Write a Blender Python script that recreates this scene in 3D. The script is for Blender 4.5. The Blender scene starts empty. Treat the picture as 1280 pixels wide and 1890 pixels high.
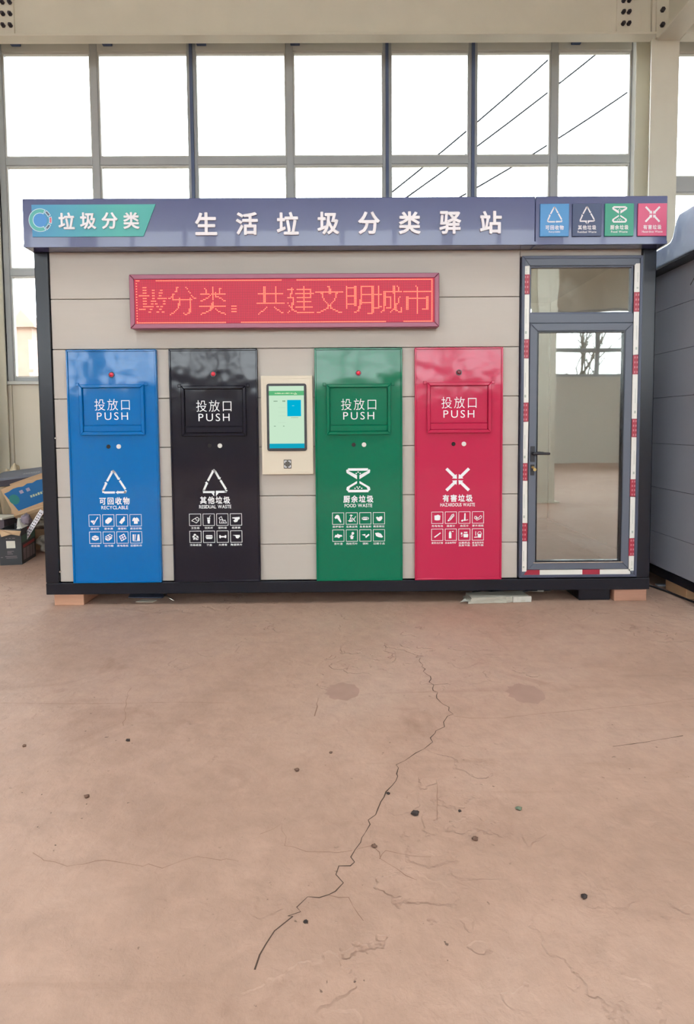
import bpy, bmesh, math, random
from mathutils import Vector, Matrix
from math import sin, cos, pi, radians, sqrt

random.seed(7)
SC = bpy.context.scene
COL = SC.collection

# ------------------------------------------------------------------ camera
cam_d = bpy.data.cameras.new('camera')
cam = bpy.data.objects.new('camera', cam_d)
COL.objects.link(cam)
SC.camera = cam
cam_d.sensor_fit = 'VERTICAL'
cam_d.sensor_height = 36.0
cam_d.sensor_width = 36.0 * 1280 / 1890
cam_d.lens = 36.0 * 1134 / 1890
cam_d.shift_y = -92 / 1890
cam_d.clip_start = 0.05
cam_d.clip_end = 400
_p, _r, _y = radians(-3.44628), radians(0.42048), radians(-0.39037)
_M = Matrix.Rotation(_y, 3, 'Z') @ Matrix.Rotation(_p, 3, 'X') @ Matrix.Rotation(_r, 3, 'Y')
_R, _F, _U = _M.col[0].copy(), _M.col[1].copy(), _M.col[2].copy()
CM = Matrix((_R, _U, -_F)).transposed().to_4x4()
CM.translation = Vector((-0.03696, -4.51875, 1.33463))
cam.matrix_world = CM

# ------------------------------------------------------------------ sky, exposure
world = bpy.data.worlds.new('sky')
SC.world = world
world.use_nodes = True
_bg = world.node_tree.nodes['Background']
_bg.inputs[0].default_value = (0.93, 0.97, 1.0, 1)
_bg.inputs[1].default_value = 11.6
SC.view_settings.view_transform = 'Standard'
SC.view_settings.look = 'None'
SC.view_settings.exposure = 0.0
SC.view_settings.gamma = 1.0
SC.view_settings.use_curve_mapping = False
SC.cycles.max_bounces = 10
SC.cycles.diffuse_bounces = 5
SC.cycles.transparent_max_bounces = 12
SC.cycles.caustics_reflective = False
SC.cycles.caustics_refractive = False


# ------------------------------------------------------------------ materials
def lin(c):
    return tuple(((v / 255) / 12.92 if v <= 10 else (((v / 255) + 0.055) / 1.055) ** 2.4) for v in c)


class NT:
    def __init__(s, name):
        s.m = bpy.data.materials.new(name)
        s.m.use_nodes = True
        s.t = s.m.node_tree
        s.t.nodes.clear()
        s.out = s.t.nodes.new('ShaderNodeOutputMaterial')

    def n(s, typ, **kw):
        nd = s.t.nodes.new('ShaderNode' + typ)
        for k, v in kw.items():
            setattr(nd, k, v)
        return nd

    def l(s, a, b):
        s.t.links.new(a, b)


def mat(name, rgb, rough=0.5, metal=0.0, spec=0.5, coat=0.0, var=0.0, vscale=3.0, bump=0.0, bscale=20.0,
        stretch=(1, 1, 1), bdist=0.01, emit=None, estr=0.0, rough_var=0.0):
    q = NT(name)
    b = q.n('BsdfPrincipled')
    q.l(b.outputs[0], q.out.inputs[0])
    c = lin(rgb)
    b.inputs['Base Color'].default_value = (*c, 1)
    b.inputs['Roughness'].default_value = rough
    b.inputs['Metallic'].default_value = metal
    b.inputs['Specular IOR Level'].default_value = spec
    b.inputs['Coat Weight'].default_value = coat
    if emit:
        b.inputs['Emission Color'].default_value = (*lin(emit), 1)
        b.inputs['Emission Strength'].default_value = estr
    tc = q.n('TexCoord')
    mp = q.n('Mapping')
    mp.inputs['Scale'].default_value = stretch
    q.l(tc.outputs['Object'], mp.inputs[0])
    if var or rough_var:
        nz = q.n('TexNoise')
        nz.inputs['Scale'].default_value = vscale
        nz.inputs['Detail'].default_value = 6
        q.l(mp.outputs[0], nz.inputs['Vector'])
        if var:
            mx = q.n('Mix', data_type='RGBA')
            mx.inputs[6].default_value = (*[v * (1 - var) for v in c], 1)
            mx.inputs[7].default_value = (*[min(1, v * (1 + var)) for v in c], 1)
            q.l(nz.outputs[0], mx.inputs[0])
            q.l(mx.outputs[2], b.inputs['Base Color'])
        if rough_var:
            mr = q.n('MapRange')
            mr.inputs[3].default_value = max(0.02, rough - rough_var)
            mr.inputs[4].default_value = rough + rough_var
            q.l(nz.outputs[0], mr.inputs[0])
            q.l(mr.outputs[0], b.inputs['Roughness'])
    if bump:
        nb = q.n('TexNoise')
        nb.inputs['Scale'].default_value = bscale
        nb.inputs['Detail'].default_value = 3
        q.l(mp.outputs[0], nb.inputs['Vector'])
        bp = q.n('Bump')
        bp.inputs['Strength'].default_value = bump
        bp.inputs['Distance'].default_value = bdist
        q.l(nb.outputs[0], bp.inputs['Height'])
        q.l(bp.outputs[0], b.inputs['Normal'])
    return q.m


def glass_mat(name, tint, refl, wavy=0.0):
    """thin pane: see-through, with a mirror-like surface reflection"""
    q = NT(name)
    tr = q.n('BsdfTransparent')
    tr.inputs[0].default_value = (*tint, 1)
    gl = q.n('BsdfGlossy')
    gl.inputs['Roughness'].default_value = 0.015
    gl.inputs[0].default_value = (0.93, 0.95, 0.93, 1)
    lw = q.n('LayerWeight')
    lw.inputs[0].default_value = 0.25
    ad = q.n('Math', operation='ADD', use_clamp=True)
    ad.inputs[1].default_value = refl
    q.l(lw.outputs['Fresnel'], ad.inputs[0])
    mx = q.n('MixShader')
    q.l(ad.outputs[0], mx.inputs[0])
    q.l(tr.outputs[0], mx.inputs[1])
    q.l(gl.outputs[0], mx.inputs[2])
    q.l(mx.outputs[0], q.out.inputs[0])
    if wavy:
        tc = q.n('TexCoord')
        nz = q.n('TexNoise')
        nz.inputs['Scale'].default_value = 2.2
        nz.inputs['Detail'].default_value = 1
        q.l(tc.outputs['Object'], nz.inputs['Vector'])
        bp = q.n('Bump')
        bp.inputs['Strength'].default_value = 1
        bp.inputs['Distance'].default_value = wavy
        q.l(nz.outputs[0], bp.inputs['Height'])
        q.l(bp.outputs[0], gl.inputs['Normal'])
    return q.m


def floor_mat():
    q = NT('stained_concrete')
    b = q.n('BsdfPrincipled')
    q.l(b.outputs[0], q.out.inputs[0])
    tc = q.n('TexCoord')

    def noise(scale, detail, rough=0.55, dist=0.0, st=None):
        nz = q.n('TexNoise')
        nz.inputs['Scale'].default_value = scale
        nz.inputs['Detail'].default_value = detail
        nz.inputs['Roughness'].default_value = rough
        nz.inputs['Distortion'].default_value = dist
        if st:
            mp = q.n('Mapping')
            mp.inputs['Scale'].default_value = st
            q.l(tc.outputs['Object'], mp.inputs[0])
            q.l(mp.outputs[0], nz.inputs['Vector'])
        else:
            q.l(tc.outputs['Object'], nz.inputs['Vector'])
        return nz.outputs[0]

    def ramp(x, stops):
        r = q.n('ValToRGB')
        els = r.color_ramp.elements
        while len(els) < len(stops):
            els.new(0.5)
        for e, (p, c) in zip(els, stops):
            e.position = p
            e.color = (*c, 1) if len(c) == 3 else c
        q.l(x, r.inputs[0])
        return r.outputs[0]

    def mix(a, bb, f, mode='MIX', fac=None):
        m = q.n('Mix', data_type='RGBA', blend_type=mode)
        if fac is not None:
            m.inputs[0].default_value = fac
        else:
            q.l(f, m.inputs[0])
        for sck, v in ((6, a), (7, bb)):
            if isinstance(v, tuple):
                m.inputs[sck].default_value = (*v, 1)
            else:
                q.l(v, m.inputs[sck])
        return m.outputs[2]
    base = ramp(noise(0.55, 7, 0.6, 0.6), [(0.28, lin((168, 137, 119))), (0.5, lin((185, 153, 135))), (0.74, lin((194, 166, 150)))])
    fine = ramp(noise(9, 8, 0.7, 0.3), [(0.3, (0.82, 0.82, 0.82)), (0.7, (1.06, 1.06, 1.06))])
    c1 = mix(base, fine, None, 'MULTIPLY', 0.75)
    stain = ramp(noise(1.7, 6, 0.62, 1.6), [(0.60, (0, 0, 0)), (0.72, (1, 1, 1))])
    c2 = mix(c1, lin((150, 118, 102)), stain)
    # re-scale the mask: stains only partly cover
    c2 = mix(c1, c2, None, 'MIX', 0.45)
    streak = ramp(noise(3, 6, 0.7, 0.4, (0.25, 3.0, 1)), [(0.58, (0, 0, 0)), (0.70, (1, 1, 1))])
    c3 = mix(c2, mix(c2, lin((160, 128, 110)), streak), None, 'MIX', 0.35)
    speck = ramp(noise(38, 3, 0.5, 0), [(0.70, (0, 0, 0)), (0.73, (1, 1, 1))])
    smask = ramp(noise(1.1, 3, 0.5, 0.5), [(0.45, (0, 0, 0)), (0.62, (1, 1, 1))])
    sm = mix((0, 0, 0), speck, smask)
    c4 = mix(c3, lin((92, 72, 62)), sm)
    rr = q.n('MapRange')
    rr.inputs[3].default_value = 0.42
    rr.inputs[4].default_value = 0.78
    q.l(noise(2.3, 5, 0.6), rr.inputs[0])
    q.l(rr.outputs[0], b.inputs['Roughness'])
    b.inputs['Specular IOR Level'].default_value = 0.35
    # spalled, trowelled relief
    v = q.n('TexVoronoi', feature='SMOOTH_F1')
    v.inputs['Scale'].default_value = 4.5
    wv = q.n('VectorMath', operation='ADD')
    nn = q.n('TexNoise')
    nn.inputs['Scale'].default_value = 3.0
    nn.inputs['Detail'].default_value = 5
    q.l(tc.outputs['Object'], nn.inputs['Vector'])
    q.l(tc.outputs['Object'], wv.inputs[0])
    q.l(nn.outputs[1], wv.inputs[1])
    q.l(wv.outputs[0], v.inputs['Vector'])
    edge = ramp(v.outputs[0], [(0.285, (0, 0, 0)), (0.325, (1, 1, 1)), (0.365, (0, 0, 0))])
    flake = ramp(v.outputs[0], [(0.30, (0, 0, 0)), (0.36, (1, 1, 1))])
    fm = ramp(noise(0.8, 4, 0.6, 0.8), [(0.48, (0, 0, 0)), (0.60, (1, 1, 1))])
    h1 = mix((0, 0, 0), flake, fm)
    em = mix((0, 0, 0), edge, fm)
    em2 = mix((0, 0, 0), em, ramp(noise(5, 4, 0.6), [(0.45, (0, 0, 0)), (0.6, (1, 1, 1))]))
    c5 = mix(c4, mix(c4, lin((138, 106, 92)), em2), None, 'MIX', 0.35)  # flake rims darkened in colour: painted relief shade with some dirt
    q.l(c5, b.inputs['Base Color'])
    b1 = q.n('Bump')
    b1.inputs['Strength'].default_value = 0.8
    b1.inputs['Distance'].default_value = 0.004
    q.l(h1, b1.inputs['Height'])
    b2 = q.n('Bump')
    b2.inputs['Strength'].default_value = 0.8
    b2.inputs['Distance'].default_value = 0.006
    q.l(noise(14, 7, 0.65, 0.2), b2.inputs['Height'])
    q.l(b1.outputs[0], b2.inputs['Normal'])
    q.l(b2.outputs[0], b.inputs['Normal'])
    return q.m


def led_mat():
    q = NT('led_face_with_bloom')
    b = q.n('BsdfPrincipled')
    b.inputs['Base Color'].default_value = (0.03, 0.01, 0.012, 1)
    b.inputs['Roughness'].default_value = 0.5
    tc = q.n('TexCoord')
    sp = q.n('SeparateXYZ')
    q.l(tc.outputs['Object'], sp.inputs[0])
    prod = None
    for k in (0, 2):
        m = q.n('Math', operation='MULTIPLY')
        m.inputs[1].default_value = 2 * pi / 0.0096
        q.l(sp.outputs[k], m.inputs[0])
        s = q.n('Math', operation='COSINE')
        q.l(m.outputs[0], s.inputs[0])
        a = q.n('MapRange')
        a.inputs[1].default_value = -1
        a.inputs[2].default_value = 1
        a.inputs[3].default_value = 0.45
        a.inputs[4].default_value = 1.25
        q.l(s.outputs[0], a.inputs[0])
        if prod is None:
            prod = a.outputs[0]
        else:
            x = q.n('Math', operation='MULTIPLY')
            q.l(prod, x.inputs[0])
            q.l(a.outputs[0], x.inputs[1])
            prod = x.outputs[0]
    b.inputs['Emission Color'].default_value = (*lin((222, 4, 62)), 1)  # bloom of the lit dots given as emission; an unlit matrix is black
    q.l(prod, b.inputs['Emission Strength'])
    q.l(b.outputs[0], q.out.inputs[0])
    return q.m


def grad_mat(name, ca, cb, x0, x1, rough=0.35):
    """print that runs from one colour to another along x"""
    q = NT(name)
    b = q.n('BsdfPrincipled')
    tc = q.n('TexCoord')
    sp = q.n('SeparateXYZ')
    q.l(tc.outputs['Object'], sp.inputs[0])
    mr = q.n('MapRange')
    mr.inputs[1].default_value = x0
    mr.inputs[2].default_value = x1
    q.l(sp.outputs[0], mr.inputs[0])
    m = q.n('Mix', data_type='RGBA')
    m.inputs[6].default_value = (*lin(ca), 1)
    m.inputs[7].default_value = (*lin(cb), 1)
    q.l(mr.outputs[0], m.inputs[0])
    q.l(m.outputs[2], b.inputs['Base Color'])
    b.inputs['Roughness'].default_value = rough
    q.l(b.outputs[0], q.out.inputs[0])
    return q.m


def emit_mat(name, rgb, strength):
    q = NT(name)
    e = q.n('Emission')
    e.inputs[0].default_value = (*lin(rgb), 1)
    e.inputs[1].default_value = strength
    q.l(e.outputs[0], q.out.inputs[0])
    return q.m


# ------------------------------------------------------------------ geometry helpers
def origin(o):
    v = Vector((0, 0, 0))
    while o is not None:
        v = v + o.location
        o = o.parent
    return v


def link_obj(name, data, parent=None, material=None):
    o = bpy.data.objects.new(name, data)
    COL.objects.link(o)
    if parent is not None:
        o.parent = parent
    if material is not None and data is not None and not data.materials:
        data.materials.append(material)
    return o


def tag(o, label=None, cat=None, group=None, kind=None):
    if label:
        o['label'] = label
    if cat:
        o['category'] = cat
    if group:
        o['group'] = group
    if kind:
        o['kind'] = kind
    return o


def empty(name, loc, label=None, cat=None, group=None, kind=None, parent=None):
    o = bpy.data.objects.new(name, None)
    COL.objects.link(o)
    o.empty_display_size = 0.1
    if parent is not None:
        o.parent = parent
        o.location = Vector(loc) - origin(parent)
    else:
        o.location = loc
    return tag(o, label, cat, group, kind)


class MB:
    """collects shapes in world coordinates, then becomes one mesh object"""

    def __init__(s):
        s.v, s.f, s.smooth = [], [], []

    def add(s, vs, fs, sm=False):
        n = len(s.v)
        s.v += [Vector(p) for p in vs]
        s.f += [tuple(i + n for i in f) for f in fs]
        s.smooth += [sm] * len(fs)
        return s

    def box(s, x0, x1, y0, y1, z0, z1, M=None):
        vs = [Vector((x, y, z)) for x in (x0, x1) for y in (y0, y1) for z in (z0, z1)]
        if M is not None:
            vs = [M @ v for v in vs]
        return s.add(vs, [(0, 1, 3, 2), (4, 6, 7, 5), (0, 4, 5, 1), (2, 3, 7, 6), (0, 2, 6, 4), (1, 5, 7, 3)])

    def prism_y(s, pts, y0, y1):
        """outline in x,z pushed along y"""
        n = len(pts)
        vs = [(x, y0, z) for x, z in pts] + [(x, y1, z) for x, z in pts]
        fs = [tuple(range(n)), tuple(range(2 * n - 1, n - 1, -1))]
        fs += [(i, i + n, (i + 1) % n + n, (i + 1) % n) for i in range(n)]
        return s.add(vs, fs)

    def prism(s, pts, d):
        n = len(pts)
        pts = [Vector(p) for p in pts]
        d = Vector(d)
        vs = pts + [p + d for p in pts]
        fs = [tuple(range(n)), tuple(range(2 * n - 1, n - 1, -1))]
        fs += [(i, i + n, (i + 1) % n + n, (i + 1) % n) for i in range(n)]
        return s.add(vs, fs)

    def frame(s, x0, x1, z0, z1, w, y0, y1, wz=None):
        """mitred rectangular ring facing y"""
        wz = w if wz is None else wz
        o = [(x0, z0), (x1, z0), (x1, z1), (x0, z1)]
        i = [(x0 + w, z0 + wz), (x1 - w, z0 + wz), (x1 - w, z1 - wz), (x0 + w, z1 - wz)]
        for k in range(4):
            j = (k + 1) % 4
            s.prism_y([o[k], o[j], i[j], i[k]], y0, y1)
        return s

    def tube(s, pts, r, n=8, cap=True):
        pts = [Vector(p) for p in pts]
        rings = []
        for i, p in enumerate(pts):
            t = (pts[min(i + 1, len(pts) - 1)] - pts[max(i - 1, 0)]).normalized()
            a = t.cross(Vector((0, 0, 1)))
            if a.length < 1e-3:
                a = t.cross(Vector((0, 1, 0)))
            a.normalize()
            b = t.cross(a)
            rr = r[i] if isinstance(r, (list, tuple)) else r
            rings.append([p + rr * (cos(2 * pi * k / n) * a + sin(2 * pi * k / n) * b) for k in range(n)])
        vs = [v for rg in rings for v in rg]
        fs = []
        for i in range(len(pts) - 1):
            for k in range(n):
                fs.append((i * n + k, i * n + (k + 1) % n, (i + 1) * n + (k + 1) % n, (i + 1) * n + k))
        if cap:
            fs += [tuple(range(n - 1, -1, -1)), tuple(range((len(pts) - 1) * n, len(pts) * n))]
        return s.add(vs, fs, True)

    def cyl_y(s, x, z, r, y0, y1, n=20):
        pts = [(x + r * cos(2 * pi * k / n), z + r * sin(2 * pi * k / n)) for k in range(n)]
        return s.prism_y(pts, y0, y1)

    def build(s, name, material, parent=None, bevel=0.0, seg=1, **kw):
        org = origin(parent) if parent is not None else Vector((0, 0, 0))
        me = bpy.data.meshes.new(name)
        me.from_pydata([v - org for v in s.v], [], s.f)
        bm = bmesh.new()
        bm.from_mesh(me)
        bmesh.ops.recalc_face_normals(bm, faces=bm.faces)
        bm.to_mesh(me)
        bm.free()
        for p, sm in zip(me.polygons, s.smooth):
            p.use_smooth = sm
        o = link_obj(name, me, parent, material)
        if bevel:
            m = o.modifiers.new('bevel', 'BEVEL')
            m.width = bevel
            m.segments = seg
            m.limit_method = 'ANGLE'
        return tag(o, **kw)


def structure(mb, name, material, **kw):
    return mb.build(name, material, kind='structure', **kw)


# ---- flat print and lettering
_glyphs = {}


def glyph(ch, bold):
    """triangles of one character in a unit em, outline swollen by «bold»"""
    k = (ch, bold)
    if k not in _glyphs:
        c = bpy.data.curves.new('glyph', 'FONT')
        c.body = ch
        c.offset = bold if bold < 0.015 else 0.008
        c.resolution_u = 3
        o = bpy.data.objects.new('glyph', c)
        COL.objects.link(o)
        bpy.context.view_layer.update()
        m = bpy.data.meshes.new_from_object(o.evaluated_get(bpy.context.evaluated_depsgraph_get()))
        vs, fs = [tuple(v.co) for v in m.vertices], [tuple(p.vertices) for p in m.polygons]
        if bold >= 0.015:          # heavy weight: the outline repeated a little to each side
            d, n = bold - 0.006, len(vs)
            sh = [(d * cos(q * pi / 4), d * sin(q * pi / 4)) for q in range(8)]
            fs = [tuple(i + n * q for i in f) for q in range(8) for f in fs]
            vs = [(x + a, y + b, 0.00006 * q) for q, (a, b) in enumerate(sh) for x, y, _ in vs]
        _glyphs[k] = (vs, fs)
        bpy.data.objects.remove(o)
        bpy.data.curves.remove(c)
        bpy.data.meshes.remove(m)
    return _glyphs[k]


def lettering(text, x0, x1, z0, z1, y, material, parent, bold=0.0, gap=0.12, name='lettering', depth=0.0, mb=None, sep=None):
    """one line of characters fitted to a box on a plane facing the viewer's side (-y)"""
    cells = []
    cur = 0.0
    cjk = any(ord(c) > 0x2e80 for c in text)
    for ch in text:
        if ch == ' ':
            cur += 0.35
            continue
        vs, fs = glyph(ch, bold)
        if not vs:
            continue
        if ord(ch) > 0x2e80:
            cells.append((cur, vs, fs))
            cur += 1.0 + gap
        else:
            a = min(v[0] for v in vs)
            b = max(v[0] for v in vs)
            cells.append((cur - a, vs, fs))
            cur += b - a + gap
    vmin = min(v[1] for _, vs, _ in cells for v in vs)
    vmax = max(v[1] for _, vs, _ in cells for v in vs)
    hmin = min(o + v[0] for o, vs, _ in cells for v in vs)
    hmax = max(o + v[0] for o, vs, _ in cells for v in vs)
    sx = (x1 - x0) / (hmax - hmin)
    sz = (z1 - z0) / (vmax - vmin)
    own = mb is None
    mb = mb or MB()
    for o, vs, fs in cells:
        pv = [(x0 + (o + v[0] - hmin) * sx, y - v[2], z0 + (v[1] - vmin) * sz) for v in vs]
        mb.add(pv, fs)
        if depth:
            n = len(pv)
            edges = {}
            for f in fs:
                for i in range(len(f)):
                    e = (f[i], f[(i + 1) % len(f)])
                    edges[tuple(sorted(e))] = edges.get(tuple(sorted(e)), 0) + 1
            bd = [e for e, c in edges.items() if c == 1]
            mb.add(pv + [(p[0], p[1] + depth, p[2]) for p in pv], [(a, b, b + n, a + n) for a, b in bd])
    if own:
        return mb.build(name, material, parent)


def stroke(mb, pts, w, y):
    for (xa, za), (xb, zb) in zip(pts[:-1], pts[1:]):
        d = Vector((xb - xa, zb - za))
        if d.length < 1e-6:
            continue
        d.normalize()
        n = Vector((-d.y, d.x)) * w / 2
        e = d * w * 0.3
        mb.add([(xa - e.x + n.x, y, za - e.y + n.y), (xa - e.x - n.x, y, za - e.y - n.y),
                (xb + e.x - n.x, y, zb + e.y - n.y), (xb + e.x + n.x, y, zb + e.y + n.y)], [(0, 1, 2, 3)])


def draw(prims, x0, x1, z0, z1, y, mb):
    """simple pictogram; unit square with the second coordinate running down"""
    X = lambda u: x0 + u * (x1 - x0)
    Z = lambda v: z1 - v * (z1 - z0)
    for i, p in enumerate(prims):
        yy = y - 0.00002 * i
        if p[0] == 'p':
            mb.add([(X(a), yy, Z(b)) for a, b in p[1]], [tuple(range(len(p[1])))])
        elif p[0] == 'l':
            stroke(mb, [(X(a), Z(b)) for a, b in p[1]], p[2] * (x1 - x0), yy)
        elif p[0] == 'c':
            _, a, b, r = p
            mb.add([(X(a + r * cos(k * pi / 7)), yy, Z(b + r * sin(k * pi / 7))) for k in range(14)], [tuple(range(14))])


def norm(pts, bx=(320, 720), bz=(150, 520)):
    return [((a - bx[0]) / (bx[1] - bx[0]), (b - bz[0]) / (bz[1] - bz[0])) for a, b in pts]


W_ = 0.085
TRI_TOP = [('l', norm([(488, 190), (415, 310)]), W_),
           ('l', norm([(490, 175), (512, 163), (535, 185), (592, 278)]), W_),
           ('p', norm([(570, 290), (620, 262), (612, 303)])),
           ('l', norm([(618, 318), (695, 437)]), W_),
           ('p', norm([(362, 345), (392, 326), (414, 372)])),
           ('l', norm([(395, 350), (340, 460), (345, 490)]), W_)]
SYM_RECYCLE = TRI_TOP + [('l', norm([(365, 494), (520, 494)]), W_),
                         ('l', norm([(705, 470), (695, 492), (580, 492)]), W_),
                         ('p', norm([(540, 494), (582, 465), (582, 522)]))]
SYM_OTHER = TRI_TOP + [('l', norm([(365, 484), (505, 484)]), W_),
                       ('l', norm([(705, 462), (695, 482), (545, 482)]), W_),
                       ('p', norm([(465, 500), (508, 468), (508, 550)])),
                       ('p', norm([(535, 550), (535, 468), (580, 500)]))]
_hb, _hz = (440, 772), (125, 475)
SYM_FOOD = [('l', norm([(480, 142), (728, 142)], _hb, _hz), 0.1), ('l', norm([(480, 458), (732, 458)], _hb, _hz), 0.1),
            ('p', norm([(445, 150), (462, 138), (480, 165), (590, 225), (590, 285), (450, 190)], _hb, _hz)),
            ('p', norm([(768, 150), (750, 138), (732, 165), (622, 225), (622, 285), (762, 190)], _hb, _hz)),
            ('p', norm([(590, 310), (590, 345), (495, 405), (470, 465), (445, 440), (452, 400)], _hb, _hz)),
            ('p', norm([(622, 310), (622, 345), (718, 405), (742, 465), (768, 440), (760, 400)], _hb, _hz))] + \
           [('c', *norm([q], _hb, _hz)[0], 0.028) for q in ((605, 180), (580, 200), (632, 200), (590, 398), (625, 398), (562, 418), (605, 420), (652, 418))]
_xb, _xz = (450, 800), (105, 455)


def _xarrow(sx, sz):
    pts = [(0.0, 0.085), (0.085, 0.0), (0.40, 0.315), (0.455, 0.27), (0.47, 0.47), (0.27, 0.455), (0.315, 0.40)]
    return ('p', [(a if sx else 1 - a, b if sz else 1 - b) for a, b in pts])


SYM_HAZARD = [_xarrow(a, b) for a in (0, 1) for b in (0, 1)]

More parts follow.
